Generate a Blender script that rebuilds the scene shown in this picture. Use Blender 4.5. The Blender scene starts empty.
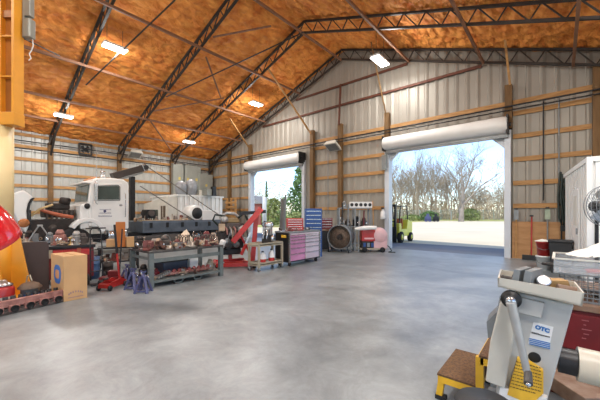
import bpy, math, random
from mathutils import Vector, Matrix, noise
rnd = random.Random(7)
SC = bpy.context.scene
COL = SC.collection
V = Vector
# ------------------------------------------------------------------ camera frame (the surveyed viewpoint of the photograph)
FPX, EYE, HZ = 302.0, 1.47, 214.0
CC, SS = .758, .652
DY = 12.4          # back wall
XL = -19.06        # side wall
XR = 3.42
RIDGE, ZR, SL = -7.82, 9.34, .353
YF = -7.0
def P(px, py, d):
    r = (px-300)/FPX*d
    return V((r*CC-d*SS, r*SS+d*CC, EYE-(py-HZ)/FPX*d))
def F(px, py, z=0.): return P(px, py, (EYE-z)*FPX/(py-HZ))
def PY(px, py, Y):
    u = (px-300)/FPX; return P(px, py, Y/(u*SS+CC))
def PX(px, py, X):
    u = (px-300)/FPX; return P(px, py, X/(u*CC-SS))
def roofz(x): return ZR-SL*abs(x-RIDGE)
def PR(px, py, off):
    lo, hi = .5, 60.
    for _ in range(60):
        m = (lo+hi)/2; p = P(px, py, m)
        if p.z < roofz(p.x)-off: lo = m
        else: hi = m
    return P(px, py, lo)
def facing(p): return math.atan2(-p.x, p.y)

# ------------------------------------------------------------------ materials
def lin(h):
    h = h.lstrip('#'); c = [int(h[i:i+2], 16)/255 for i in (0, 2, 4)]
    return tuple(x/12.92 if x <= .04045 else ((x+.055)/1.055)**2.4 for x in c)
MATS = {}
def mat(name, hexa, rough=.55, metal=0., var=.18, scale=6., hex2=None, bump=0., bscale=30., emit=0., coat=0., stretch=None):
    if name in MATS: return MATS[name]
    m = bpy.data.materials.new(name); m.use_nodes = True; MATS[name] = m
    nt = m.node_tree; N = nt.nodes; L = nt.links; b = N['Principled BSDF']
    a = lin(hexa); b.inputs['Roughness'].default_value = rough; b.inputs['Metallic'].default_value = metal
    if coat: b.inputs['Coat Weight'].default_value = coat
    tc = N.new('ShaderNodeTexCoord'); src = tc.outputs['Object']
    if stretch:
        mp = N.new('ShaderNodeMapping'); mp.inputs['Scale'].default_value = stretch
        L.new(src, mp.inputs['Vector']); src = mp.outputs['Vector']
    no = N.new('ShaderNodeTexNoise'); no.inputs['Scale'].default_value = scale; no.inputs['Detail'].default_value = 5
    L.new(src, no.inputs['Vector'])
    cr = N.new('ShaderNodeValToRGB'); cr.color_ramp.elements[0].position = .3; cr.color_ramp.elements[1].position = .7
    b2 = lin(hex2) if hex2 else tuple(x*(1-var) for x in a)
    a1 = a if hex2 else tuple(min(1, x*(1+var*.6)) for x in a)
    cr.color_ramp.elements[0].color = (*b2, 1); cr.color_ramp.elements[1].color = (*a1, 1)
    L.new(no.outputs['Fac'], cr.inputs['Fac']); L.new(cr.outputs['Color'], b.inputs['Base Color'])
    if bump:
        n2 = N.new('ShaderNodeTexNoise'); n2.inputs['Scale'].default_value = bscale; n2.inputs['Detail'].default_value = 4
        L.new(src, n2.inputs['Vector'])
        bp = N.new('ShaderNodeBump'); bp.inputs['Strength'].default_value = bump; bp.inputs['Distance'].default_value = .02
        L.new(n2.outputs['Fac'], bp.inputs['Height']); L.new(bp.outputs['Normal'], b.inputs['Normal'])
    if emit:
        b.inputs['Emission Color'].default_value = (1, .97, .9, 1); b.inputs['Emission Strength'].default_value = emit
    return m
def glass(name, tint, rough=.05, alpha=.35):
    if name in MATS: return MATS[name]
    m = mat(name, tint, rough, 0, .05); m.node_tree.nodes['Principled BSDF'].inputs['Alpha'].default_value = alpha
    return m

def foam_mat():
    m = bpy.data.materials.new('spray_foam'); m.use_nodes = True; nt = m.node_tree; N = nt.nodes; L = nt.links
    b = N['Principled BSDF']; b.inputs['Roughness'].default_value = .7
    tc = N.new('ShaderNodeTexCoord')
    mp = N.new('ShaderNodeMapping'); mp.inputs['Scale'].default_value = (2.6, 1.5, 1); L.new(tc.outputs['Object'], mp.inputs['Vector'])
    n0 = N.new('ShaderNodeTexNoise'); n0.inputs['Scale'].default_value = 1.5; n0.inputs['Detail'].default_value = 5; n0.inputs['Roughness'].default_value = .6; n0.inputs['Distortion'].default_value = .25
    L.new(mp.outputs['Vector'], n0.inputs['Vector'])
    wv = N.new('ShaderNodeMixRGB'); wv.blend_type = 'ADD'; wv.inputs[0].default_value = .55; L.new(mp.outputs['Vector'], wv.inputs[1]); L.new(n0.outputs['Color'], wv.inputs[2])
    vo = N.new('ShaderNodeTexVoronoi'); vo.feature = 'SMOOTH_F1'; vo.inputs['Scale'].default_value = 1.7; vo.inputs['Smoothness'].default_value = .35; L.new(wv.outputs[0], vo.inputs['Vector'])
    cr = N.new('ShaderNodeValToRGB'); e = cr.color_ramp.elements
    e[0].position = .3; e[0].color = (*lin('#cb6a22'), 1); e[1].position = .7; e[1].color = (*lin('#f9a950'), 1)
    L.new(n0.outputs['Fac'], cr.inputs['Fac']); L.new(cr.outputs['Color'], b.inputs['Base Color'])
    ad = N.new('ShaderNodeMath'); ad.operation = 'MULTIPLY_ADD'; ad.inputs[1].default_value = -.8
    L.new(vo.outputs['Distance'], ad.inputs[0]); L.new(n0.outputs['Fac'], ad.inputs[2])
    bp = N.new('ShaderNodeBump'); bp.inputs['Strength'].default_value = 1.; bp.inputs['Distance'].default_value = .2
    bp.invert = True
    L.new(ad.outputs[0], bp.inputs['Height']); L.new(bp.outputs['Normal'], b.inputs['Normal'])
    return m
def concrete_mat():
    m = bpy.data.materials.new('polished_concrete'); m.use_nodes = True; nt = m.node_tree; N = nt.nodes; L = nt.links
    b = N['Principled BSDF']; tc = N.new('ShaderNodeTexCoord')
    def nz(s, det, ro, dis=0):
        n = N.new('ShaderNodeTexNoise'); n.inputs['Scale'].default_value = s; n.inputs['Detail'].default_value = det
        n.inputs['Roughness'].default_value = ro; n.inputs['Distortion'].default_value = dis
        L.new(tc.outputs['Object'], n.inputs['Vector']); return n
    a = nz(.55, 8, .62, .6); c = nz(2.6, 10, .78, .5)
    cr = N.new('ShaderNodeValToRGB'); e = cr.color_ramp.elements
    e[0].position = .34; e[0].color = (*lin('#6b7174'), 1); e[1].position = .68; e[1].color = (*lin('#a0a6a8'), 1)
    L.new(a.outputs['Fac'], cr.inputs['Fac'])
    c2 = N.new('ShaderNodeValToRGB'); f = c2.color_ramp.elements
    f[0].position = .3; f[0].color = (.6, .6, .6, 1); f[1].position = .62; f[1].color = (1, 1, 1, 1)
    L.new(c.outputs['Fac'], c2.inputs['Fac'])
    mx = N.new('ShaderNodeMix'); mx.data_type = 'RGBA'; mx.blend_type = 'MULTIPLY'; mx.inputs[0].default_value = 1
    L.new(cr.outputs['Color'], mx.inputs[6]); L.new(c2.outputs['Color'], mx.inputs[7])
    L.new(mx.outputs[2], b.inputs['Base Color'])
    mr = N.new('ShaderNodeMapRange'); mr.inputs[3].default_value = .26; mr.inputs[4].default_value = .46
    L.new(c.outputs['Fac'], mr.inputs[0]); L.new(mr.outputs[0], b.inputs['Roughness'])
    b.inputs['Specular IOR Level'].default_value = .6
    bp = N.new('ShaderNodeBump'); bp.inputs['Strength'].default_value = .12; bp.inputs['Distance'].default_value = .01
    L.new(c.outputs['Fac'], bp.inputs['Height']); L.new(bp.outputs['Normal'], b.inputs['Normal'])
    return m
FOAM = foam_mat(); CONC = concrete_mat()
SHEET = mat('wall_sheet', '#948e84', .5, .15, .08, 1.2)
SHEETL = mat('side_sheet', '#a8a8a4', .45, .15, .08, 1.2)
LUMBER = mat('girt_lumber', '#b58b58', .7, 0, .3, 3., hex2='#946a3c', stretch=(1, 1, 6), bump=.1)
POST = mat('post_lumber', '#785a36', .75, 0, .3, 2.5, hex2='#5a4122', stretch=(5, 5, .6))
STEEL = mat('truss_steel', '#3a3633', .5, .3, .25, 5)
PURLIN = mat('purlin_wood', '#805a42', .7, 0, .2, 4)
RUST = mat('red_oxide_steel', '#5e3526', .65, .2, .25, 6)
WHITE = mat('white_paint', '#dcdcda', .35, 0, .06, 2)
OFFW = mat('off_white_enamel', '#c9c6bc', .42, 0, .1, 5)
TRUCKW = mat('truck_paint', '#e2e2e0', .28, 0, .05, 1.5, coat=.3)
BLACK = mat('black_plastic', '#1c1c1e', .5, 0, .25, 8)
BLKST = mat('black_steel', '#2a2a2c', .45, .4, .3, 8)
RUBBER = mat('tyre_rubber', '#202022', .85, 0, .2, 10)
CHROME = mat('chrome', '#c4c6c8', .22, .9, .08, 4)
GREY = mat('grey_steel', '#84888a', .45, .5, .2, 7)
CAST = mat('cast_iron', '#5c5450', .65, .4, .35, 14, bump=.3)
DARKE = mat('oily_engine', '#332c29', .5, .35, .45, 9, bump=.3)
ALU = mat('cast_aluminium', '#a5a5a3', .4, .6, .2, 12, bump=.15)
RED = mat('red_enamel', '#b02a26', .35, 0, .18, 5, coat=.2)
REDL = mat('red_gloss', '#cc1a22', .16, 0, .05, 2, coat=.6)
DKRED = mat('dark_red_enamel', '#66171d', .4, 0, .2, 6)
PINKM = mat('pink_casting', '#b08076', .6, .1, .3, 12, hex2='#7d5048', bump=.2)
YEL = mat('column_cream', '#f0d8a2', .45, 0, .08, 1.5)
ORY = mat('orange_yellow_paint', '#e0992a', .42, 0, .15, 2.5)
ORYD = mat('ochre_paint', '#a8692a', .5, 0, .25, 2.)
YELL = mat('yellow_paint', '#e0ae25', .4, 0, .15, 6)
CARD = mat('cardboard', '#c79f70', .8, 0, .1, 3)
CARDD = mat('cardboard_dark', '#b07c48', .8, 0, .15, 3)
BROWNP = mat('brown_black_panel', '#3d2f2b', .6, 0, .15, 3)
BENCHG = mat('bench_green_grey', '#6c7473', .5, .3, .2, 7)
BENCHT = mat('bench_top_steel', '#54514f', .5, .4, .4, 7)
NAVY = mat('jack_stand_blue', '#4a4d72', .45, .1, .25, 8)
BLUE = mat('blue_enamel', '#2c4f8c', .4, .1, .15, 5)
BLUEL = mat('print_blue', '#2f6fb5', .5, 0, .05, 5)
PINK = mat('pink_drawer', '#cf8fb8', .28, .25, .2, 3)
PINKL = mat('pale_strip_and_sheen', '#d6c6d2', .25, .35, .1, 3)
PINKT = mat('pink_tank', '#d8b2b4', .4, 0, .12, 4)
BEIGE = mat('beige_steel', '#aaa08c', .5, .1, .15, 6)
WOOD = mat('plain_wood', '#b98b55', .7, 0, .25, 3, stretch=(1, 1, 5))
PLY = mat('plywood', '#b98f62', .7, 0, .25, 2, hex2='#9c7046', stretch=(1, 1, 4))
CLOTH = mat('white_cloth', '#dedbd2', .9, 0, .08, 5, bump=.3, bscale=12)
TAN = mat('tan_cloth', '#d3c0aa', .9, 0, .15, 6, bump=.3, bscale=12)
BUCKW = mat('white_bucket', '#d5d6d4', .35, 0, .06, 4)
PLASTW = mat('wrapped_plastic', '#8e9196', .25, 0, .25, 5, bump=.5, bscale=9)
CABG = mat('cabinet_grey', '#8d8f88', .45, .2, .08, 3)
DECK = mat('deck_blue_grey', '#5c6570', .5, .3, .3, 4)
GLASSD = mat('dark_glass', '#46504c', .08, 0, .3, 2)
BRONZE = mat('bronze_mesh', '#8a7460', .6, .1, .3, 18, hex2='#6a5544')
GRIP = mat('grip_tread', '#4f3a2c', .8, .1, .5, 60, hex2='#7a5a38', bump=.9, bscale=90)
LABY = mat('warning_yellow', '#e0b032', .5, 0, .08, 10)
INK = mat('dark_ink', '#4a3b20', .7, 0, .1, 5)
INKB = mat('ink_black', '#25252b', .7, 0, .1, 5)
GREYP = mat('pale_ink', '#8d90a0', .6, 0, .1, 5)
LAMP = mat('lamp_diffuser', '#ffffff', .4, 0, 0, 1, emit=14)
HOSE = mat('hose_rubber', '#24302c', .6, 0, .2, 8)
ROPE = mat('steel_cable', '#6f6a64', .5, .5, .15, 8)
RUSTY = mat('rusty_wood', '#6b4a33', .8, 0, .4, 8, hex2='#8a7768', bump=.3)
MACH = mat('machine_grey', '#b3b3af', .42, 0, .1, 4)
MACHD = mat('machine_guard', '#bcb8ac', .45, 0, .14, 3)
SLOT = mat('deep_slot', '#111112', .8, 0, .1, 3)
ORG = mat('orange_part', '#a8583a', .5, 0, .2, 6)
CLEAR = glass('clear_plastic', '#c8cdd0', .15, .35)
GRAVEL = mat('pale_gravel', '#dccdb0', .95, 0, .12, .25, bump=.3, bscale=3)
APRON = mat('apron_shade_concrete', '#7b7d82', .85, 0, .12, .8)  # concrete darkened in colour to deepen the building's shadow strip
GRASS = mat('dry_grass', '#a9a860', .95, 0, .25, .4)
BARK = mat('pale_bark', '#968a7c', .9, 0, .25, 1.5)
BARK2 = mat('tan_bark', '#a5957f', .9, 0, .25, 1.5)
TWIG = mat('dry_leaves', '#c7ad8a', .9, 0, .35, .5, hex2='#a8977a')
LEAFG = mat('evergreen_leaf', '#5a7640', .8, 0, .35, 1.2)
LEAFY = mat('olive_leaf', '#8a9458', .8, 0, .35, 1.2)

# ------------------------------------------------------------------ mesh building
class MB:
    def __init__(s): s.v = []; s.f = []; s.sm = []; s.xf = Matrix.Identity(4)
    def add(s, vs, fs, smooth=False):
        o = len(s.v); s.v += [s.xf @ V(p) for p in vs]
        for f in fs: s.f.append(tuple(i+o for i in f)); s.sm.append(smooth)
        return s
    def box(s, x0, x1, y0, y1, z0, z1):
        return s.add([(x0,y0,z0),(x1,y0,z0),(x1,y1,z0),(x0,y1,z0),(x0,y0,z1),(x1,y0,z1),(x1,y1,z1),(x0,y1,z1)],
              [(0,3,2,1),(4,5,6,7),(0,1,5,4),(1,2,6,5),(2,3,7,6),(3,0,4,7)])
    def cb(s, c, sz, rot=None):
        k = s.xf
        s.xf = k @ Matrix.Translation(V(c)) @ (rot.to_4x4() if rot else Matrix.Identity(4))
        s.box(-sz[0]/2, sz[0]/2, -sz[1]/2, sz[1]/2, -sz[2]/2, sz[2]/2); s.xf = k; return s
    def bar(s, p, q, w, h=None, up=(0,0,1)):
        p = V(p); q = V(q); h = h or w; d = (q-p); L = d.length
        if L < 1e-6: return s
        d /= L; u = V(up)
        if abs(d.dot(u)) > .98: u = V((0,1,0))
        a = d.cross(u).normalized(); b = a.cross(d)
        vs = []
        for e in (p, q):
            for sa, sb in ((-1,-1),(1,-1),(1,1),(-1,1)): vs.append(e+a*(sa*w/2)+b*(sb*h/2))
        return s.add(vs, [(0,1,2,3),(7,6,5,4),(0,4,5,1),(1,5,6,2),(2,6,7,3),(3,7,4,0)])
    def tube(s, p, q, r, r2=None, n=10, cap=True):
        p = V(p); q = V(q); r2 = r if r2 is None else r2; d = (q-p).normalized()
        u = V((0,0,1)) if abs(d.z) < .95 else V((0,1,0))
        a = d.cross(u).normalized(); b = d.cross(a)
        vs = []
        for e, rr in ((p, r), (q, r2)):
            for i in range(n):
                t = 2*math.pi*i/n; vs.append(e+a*(rr*math.cos(t))+b*(rr*math.sin(t)))
        s.add(vs, [(i, n+i, n+(i+1) % n, (i+1) % n) for i in range(n)], True)
        if cap:
            s.add(vs[:n], [tuple(range(n))]); s.add(vs[n:], [tuple(range(n-1, -1, -1))])
        return s
    def path(s, pts, r, n=7):
        pts = [V(p) for p in pts]; rings = []; a = None
        for i, p in enumerate(pts):
            d = (pts[min(i+1, len(pts)-1)]-pts[max(i-1, 0)]).normalized()
            if a is None:
                u = V((0,0,1)) if abs(d.z) < .9 else V((0,1,0)); a = d.cross(u).normalized()
            else: a = (a-d*a.dot(d)).normalized()
            b = d.cross(a); rr = r[i] if isinstance(r, (list, tuple)) else r
            rings.append([p+a*(rr*math.cos(2*math.pi*k/n))+b*(rr*math.sin(2*math.pi*k/n)) for k in range(n)])
        vs = [v for g in rings for v in g]
        fs = [(i*n+k, (i+1)*n+k, (i+1)*n+(k+1) % n, i*n+(k+1) % n) for i in range(len(pts)-1) for k in range(n)]
        s.add(vs, fs, True); s.add(rings[0], [tuple(range(n))]); s.add(rings[-1], [tuple(range(n-1,-1,-1))]); return s
    def ring(s, c, R, r, axis=(0,0,1), n=28, m=7):
        c = V(c); d = V(axis).normalized(); u = V((0,0,1)) if abs(d.z) < .9 else V((1,0,0))
        a = d.cross(u).normalized(); b = d.cross(a); vs = []
        for i in range(n):
            t = 2*math.pi*i/n; e = a*math.cos(t)+b*math.sin(t)
            for k in range(m):
                w = 2*math.pi*k/m; vs.append(c+e*(R+r*math.cos(w))+d*(r*math.sin(w)))
        return s.add(vs, [(i*m+k, ((i+1) % n)*m+k, ((i+1) % n)*m+(k+1) % m, i*m+(k+1) % m) for i in range(n) for k in range(m)], True)
    def lathe(s, prof, c=(0,0,0), axis=(0,0,1), n=28):
        c = V(c); d = V(axis).normalized(); u = V((0,0,1)) if abs(d.z) < .9 else V((1,0,0))
        a = d.cross(u).normalized(); b = d.cross(a); vs = []
        for r, z in prof:
            for i in range(n):
                t = 2*math.pi*i/n; vs.append(c+d*z+(a*math.cos(t)+b*math.sin(t))*max(r, 1e-4))
        return s.add(vs, [(j*n+i, (j+1)*n+i, (j+1)*n+(i+1) % n, j*n+(i+1) % n) for j in range(len(prof)-1) for i in range(n)], True)
    def prism(s, pts, plane, a, b):
        def m(p, t):
            return {'xy': (p[0], p[1], t), 'xz': (p[0], t, p[1]), 'yz': (t, p[0], p[1])}[plane]
        n = len(pts)
        return s.add([m(p, a) for p in pts]+[m(p, b) for p in pts],
              [tuple(range(n)), tuple(range(2*n-1, n-1, -1))]+[(i, i+n, (i+1) % n+n, (i+1) % n) for i in range(n)])
    def ball(s, c, r, n=16, m=10):
        r = V((r,)*3) if isinstance(r, (int, float)) else V(r); c = V(c); vs = []
        for j in range(m+1):
            f = math.pi*j/m
            for i in range(n):
                t = 2*math.pi*i/n; vs.append(c+V((r.x*math.sin(f)*math.cos(t), r.y*math.sin(f)*math.sin(t), r.z*math.cos(f))))
        return s.add(vs, [(j*n+i, (j+1)*n+i, (j+1)*n+(i+1) % n, j*n+(i+1) % n) for j in range(m) for i in range(n)], True)
    def heap(s, c, rx, ry, h, seed=0, n=22, peak=1.):
        c = V(c); vs = []
        for j in range(n+1):
            for i in range(n+1):
                x = (i/n*2-1); y = (j/n*2-1); rr = min(1, math.hypot(x, y)/(1+.18*noise.noise(V((x*1.3, y*1.3, seed)))))
                z = h*max(0, (1-rr**peak))*(1+.35*noise.noise(V((x*2.2, y*2.2, seed+3))))+.25*h*(1-rr)*noise.noise(V((x*5, y*5, seed+9)))
                k = 1.0 if rr < 1 else .96
                vs.append(c+V((x*rx*k, y*ry*k, max(z, 0) + .004)))
        fs = []
        for j in range(n):
            for i in range(n):
                q = (j*(n+1)+i, j*(n+1)+i+1, (j+1)*(n+1)+i+1, (j+1)*(n+1)+i)
                if any(math.hypot((k % (n+1))/n*2-1, (k//(n+1))/n*2-1) < 1.0 for k in q): fs.append(q)
        return s.add(vs, fs, True)
    def build(s, name, m, parent=None, bevel=0.):
        me = bpy.data.meshes.new(name); me.from_pydata([tuple(v) for v in s.v], [], s.f)
        me.polygons.foreach_set('use_smooth', s.sm); me.validate(); me.update()
        import bmesh
        bm = bmesh.new(); bm.from_mesh(me); bmesh.ops.recalc_face_normals(bm, faces=bm.faces); bm.to_mesh(me); bm.free()
        me.materials.append(m); o = bpy.data.objects.new(name, me); COL.objects.link(o)
        if parent: o.parent = parent
        if bevel:
            bv = o.modifiers.new('edge', 'BEVEL'); bv.width = bevel; bv.segments = 2; bv.limit_method = 'ANGLE'; bv.angle_limit = .7
        return o
def tag(o, label, cat, group=None, kind=None):
    o['label'] = label; o['category'] = cat
    if group: o['group'] = group
    if kind: o['kind'] = kind
    return o
def thing(name, label, cat, loc=(0,0,0), rz=0., group=None, rot=None):
    o = bpy.data.objects.new(name, None); o.empty_display_size = .1; COL.objects.link(o); o.location = loc
    o.rotation_euler = rot or (0, 0, rz); return tag(o, label, cat, group)
def struct(o): o['kind'] = 'structure'; return o
def copy_tree(o, parent=None, lead=None):
    c = o.copy(); COL.objects.link(c)
    if parent: c.parent = parent
    for ch in [x for x in KIDS.get(o.name, [])]: copy_tree(ch, c)
    return c
KIDS = {}
def index_kids(o):
    KIDS[o.name] = list(o.children)
    for ch in o.children: index_kids(ch)
def single(name, mb, m, label, cat, loc, rz=0., group=None, bevel=0., rot=None):
    o = mb.build(name, m, None, bevel); o.location = loc; o.rotation_euler = rot or (0, 0, rz); return tag(o, label, cat, group)

# ================================================================== THE SHELL
o = MB().box(XL, XR, YF, DY, -.2, 0).build('floor', CONC); struct(o)
# ceiling: foam sprayed underside, gently lumpy geometry, with thickness
def foam_h(x, y):
    w = noise.noise(V((x*.7, y*.7, 5)))
    a = noise.noise(V((x*4.2+w, y*2.4-w, 1))); c = noise.noise(V((x*8, y*5.5+w, 7)))
    return .075*(2*abs(a)-.6)+.04*(2*abs(c)-.5)
mb = MB()
for x0, x1 in ((XL-.5, RIDGE), (RIDGE, XR+.5)):
    nx, ny = 170, 300; vs = []
    for j in range(ny+1):
        for i in range(nx+1):
            x = x0+(x1-x0)*i/nx; y = YF-.3+(DY+.6-YF)*j/ny
            edge = 0 if i in (0, nx) else 1
            vs.append((x, y, roofz(x)+edge*foam_h(x, y)))
    mb.add(vs, [(j*(nx+1)+i, j*(nx+1)+i+1, (j+1)*(nx+1)+i+1, (j+1)*(nx+1)+i) for j in range(ny) for i in range(nx)], True)
struct(mb.build('ceiling', FOAM))
mb = MB()
ov = .12
mb.prism([(XL-.5, roofz(XL-.5)+ov), (RIDGE, ZR+ov), (XR+.5, roofz(XR+.5)+ov), (XR+.5, roofz(XR+.5)+ov+.1), (RIDGE, ZR+ov+.1), (XL-.5, roofz(XL-.5)+ov+.1)], 'xz', YF-.3, DY+.3)
struct(mb.build('roof_shell', GREY))
# corrugated sheets
def ribbed(x0, x1, lo, hi, pitch=.36):
    """profile along x; returns strips of (x, depth)"""
    out = []; x = x0
    while x < x1-1e-6:
        for dx, dep in ((0, 0), (.2, 0), (.225, .028), (.275, .028)):
            if x+dx < x1: out.append((x+dx, dep))
        x += pitch
    out.append((x1, 0)); return out
D1 = (PY(391, 248, DY).x, PY(505, 256, DY).x)       # big roll-up door opening
D2 = (PY(253, 240, DY).x, PY(304, 240, DY).x)       # second door
DH = 4.2
mb = MB()
pr = ribbed(XL, XR, 0, 0)
for (xa, da), (xb, db) in zip(pr[:-1], pr[1:]):
    segs = [(xa, xb)]
    mid = (xa+xb)/2
    lo = 0
    cuts = sorted([c for c in (*D1, *D2) if xa < c < xb])
    xs = [xa]+cuts+[xb]
    for p, q in zip(xs[:-1], xs[1:]):
        m = (p+q)/2; lo = DH if (D1[0] < m < D1[1] or D2[0] < m < D2[1]) else 0
        fa = da+(db-da)*(p-xa)/(xb-xa); fb = da+(db-da)*(q-xa)/(xb-xa)
        mb.add([(p, DY-fa, lo), (q, DY-fb, lo), (q, DY-fb, roofz(q)), (p, DY-fa, roofz(p))], [(0, 1, 2, 3)])
o = mb.build('wall_back', SHEET); struct(o)
sd = o.modifiers.new('t', 'SOLIDIFY'); sd.thickness = .012
mb = MB()
pr = ribbed(YF, DY, 0, 0)
for (ya, da), (yb, db) in zip(pr[:-1], pr[1:]):
    mb.add([(XL+da, ya, 0), (XL+db, yb, 0), (XL+db, yb, roofz(XL)), (XL+da, ya, roofz(XL))], [(0, 1, 2, 3)])
o = mb.build('wall_left', SHEETL); struct(o); sd = o.modifiers.new('t', 'SOLIDIFY'); sd.thickness = .012
mb = MB()     # right-hand eave wall; unseen opening put in to admit daylight
zr = roofz(XR)
mb.box(XR, XR+.06, YF, -5.8, 0, zr).box(XR, XR+.06, 6.0, DY, 0, zr).box(XR, XR+.06, -5.8, 6.0, 4.7, zr)
struct(mb.build('wall_right', SHEETL))
mb = MB()     # near gable wall; two unseen openings added to let sky light in
def gable(x0, x1, z0): mb.prism([(x0, z0), (x1, z0), (x1, roofz(x1))]+([(RIDGE, ZR)] if x0 < RIDGE < x1 else [])+[(x0, roofz(x0))], 'xz', YF-.06, YF)
gable(XL, -15, 0); gable(-15, -10, 4.2); gable(-10, -6, 0); gable(-6, -.5, 4.2); gable(-.5, XR, 0)
struct(mb.build('wall_front', SHEETL))

# door frames (white trim of the two openings)
n = 0
for (a, b) in (D1, D2):
    mb = MB(); mb.box(a-.2, a, DY-.2, DY+.12, 0, DH).box(b, b+.18, DY-.2, DY+.12, 0, DH).box(a-.2, b+.18, DY-.1, DY+.1, DH, DH+.12)
    mb.prism([(a, DH-.45), (a+.45, DH), (a, DH)], 'xz', DY-.08, DY+.08); mb.prism([(b, DH-.5), (b, DH), (b-.5, DH)], 'xz', DY-.08, DY+.08)
    n += 1; struct(mb.build('trim_%d' % n, mat('door_trim', '#c3c8cf', .4, .1, .06, 2)))
# roll-up door coils
def coil(a, b, label):
    t = thing('rollup_door', label, 'door', ((a+b)/2, DY-.4, 4.42)); w = (b-a)/2+.12
    mb = MB(); mb.lathe([(.0, -w), (.25, -w), (.27, -w+.02)]+[(.27+.006*(i % 2), -w+.02+(2*w-.04)*i/14) for i in range(1, 14)]+[(.27, w-.02), (.25, w), (0, w)], axis=(1, 0, 0), n=30)
    mb.build('door_coil', WHITE, t)
    mb = MB(); mb.box(-w, w, .1, .16, -.32, -.02); mb.build('curtain_edge', WHITE, t)
    mb = MB(); mb.box(-w, w, .07, .2, -.4, -.32); mb.build('bottom_bar', GREY, t)
    for sx in (-1, 1):
        mb = MB(); mb.box(sx*w-.03, sx*w+.03, -.18, .36, -.3, .3); mb.tube((sx*(w-.02), 0, 0), (sx*(w+.09), 0, 0), .06, n=14)
        mb.build('coil_bracket', BLKST, t)
coil(D1[0], D1[1], 'white rolled-up door coil above the wide opening to the gravel yard')
coil(D2[0], D2[1], 'white rolled-up door coil above the far opening with the evergreen outside')

# posts of the back wall
post_px = [(229, 'behind the upright wooden pallet'), (250, 'beside the far door opening, toward the corner'), (312, 'between the far door opening and the blue tool chest'), (340, 'rising behind the drum fan'), (387, 'at the hand-broom side of the wide door opening'), (508.5, 'between the wide door opening and the shovels'), (597.5, 'beyond the white ribbed enclosure')]
PXS = []
for px, w in post_px:
    x = PY(px, 200, DY-.2).x; PXS.append(x)
    z0p = 4.33 if px in (250, 387, 508.5) else 0
    mb = MB(); mb.box(x-.1, x+.1, DY-.26, DY-.07, z0p, 5.78)
    tag(mb.build('wall_post', POST), 'brown timber wall post '+w, 'post')
ordn = ['topmost', 'second from the top', 'third from the top', 'fourth from the top', 'fifth from the top', 'sixth from the top', 'lowest']
def girts(xa, xb, zs, where, name='wall_girt', yy=None):
    for k, z in enumerate(zs):
        mb = MB(); mb.box(xa, xb, DY-.075, DY-.037, z-.075, z+.075)
        tag(mb.build(name, LUMBER), 'orange lumber girt %s, %s' % (where, ordn[k]), 'girt')
zs = [4.83, 4.06, 3.29, 2.5, 1.74]
girts(PXS[5]+.11, PXS[6]-.11, zs, 'on the wall above the shovels')
girts(PXS[6]+.11, XR-.05, zs[:3], 'beyond the last post above the white enclosure')
girts(PXS[3]+.11, PXS[4]-.11, zs, 'between the fan post and the wide door')
girts(PXS[2]+.11, PXS[3]-.11, zs, 'above the blue tool chest')
girts(PXS[0]+.11, PXS[1]-.11, zs, 'beside the far door')
girts(XL+.05, PXS[0]-.11, zs, 'on the end wall beside the building corner')
mb = MB(); mb.box(XL+.1, XR-.05, DY-.069, DY-.036, 5.12, 5.28)
tag(mb.build('wall_girt', LUMBER), 'long orange timber girt crossing the end wall above both door coils', 'girt')
for z, w in ((6.72, 'lower'), (7.66, 'upper')):
    hw = (ZR-.6-z)/SL
    mb = MB(); mb.box(RIDGE-hw, min(RIDGE+hw, XR-.1), DY-.11, DY-.065, z-.05, z+.05)
    tag(mb.build('gable_girt', RUST), 'dark red %s girt high on the gable sheeting' % w, 'girt')
# conduits on the back wall
for k, (z, r, w) in enumerate(((5.03, .028, 'upper'), (4.9, .02, 'lower'))):
    mb = MB(); mb.tube((XL+1, DY-.32, z), (XR-.1, DY-.32, z), r, n=8)
    tag(mb.build('wall_pipe', BLKST), '%s dark pipe running under the long end wall girt' % w, 'pipe')
for px, z0, m, w in ((543.5, 1.9, BLKST, 'black pipe dropping down the wall above the red broom'), (559, 1.6, GREY, 'thin grey pipe dropping beside the hanging hoses'), (240, 1.2, BLKST, 'thin dark pipe dropping between the corner posts'), (328, 1.5, GREY, 'thin grey conduit down the wall above the drum fan')):
    p = PY(px, 200, DY-.12); mb = MB(); mb.tube((p.x, p.y, z0), (p.x, p.y, 5.05), .018, n=8); tag(mb.build('hanging_pipe', m), w, 'pipe')
# side wall posts and girts
for y, w in ((.2, 'nearest the yellow column'), (3.25, 'behind the truck hood'), (6.3, 'behind the truck boom'), (9.35, 'beside the row of tall grey cabinets'), (12.25, 'in the building corner')):
    mb = MB(); mb.box(XL+.04, XL+.22, y-.1, y+.1, 0, 4.95 if y < 12 else 5.3)
    tag(mb.build('wall_post', POST), 'timber post of the eave wall '+w, 'post')
for k, z in enumerate((5.18, 4.64, 4.05, 3.42, 2.8, 2.18, 1.55)):
    mb = MB(); mb.box(XL+.036, XL+.075, YF+.1, DY-.1, z-.07, z+.07)
    tag(mb.build('wall_girt', LUMBER), 'long orange girt along the eave wall behind the truck, '+ordn[k], 'girt')
for z in (4.86, 4.5):
    mb = MB(); mb.tube((XL+.24, YF+.2, z), (XL+.24, DY-.2, z), .025, n=8)
    tag(mb.build('wall_pipe', BLKST), '%s dark pipe along the eave wall above the truck' % ('upper' if z > 4.6 else 'lower'), 'pipe')

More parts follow.
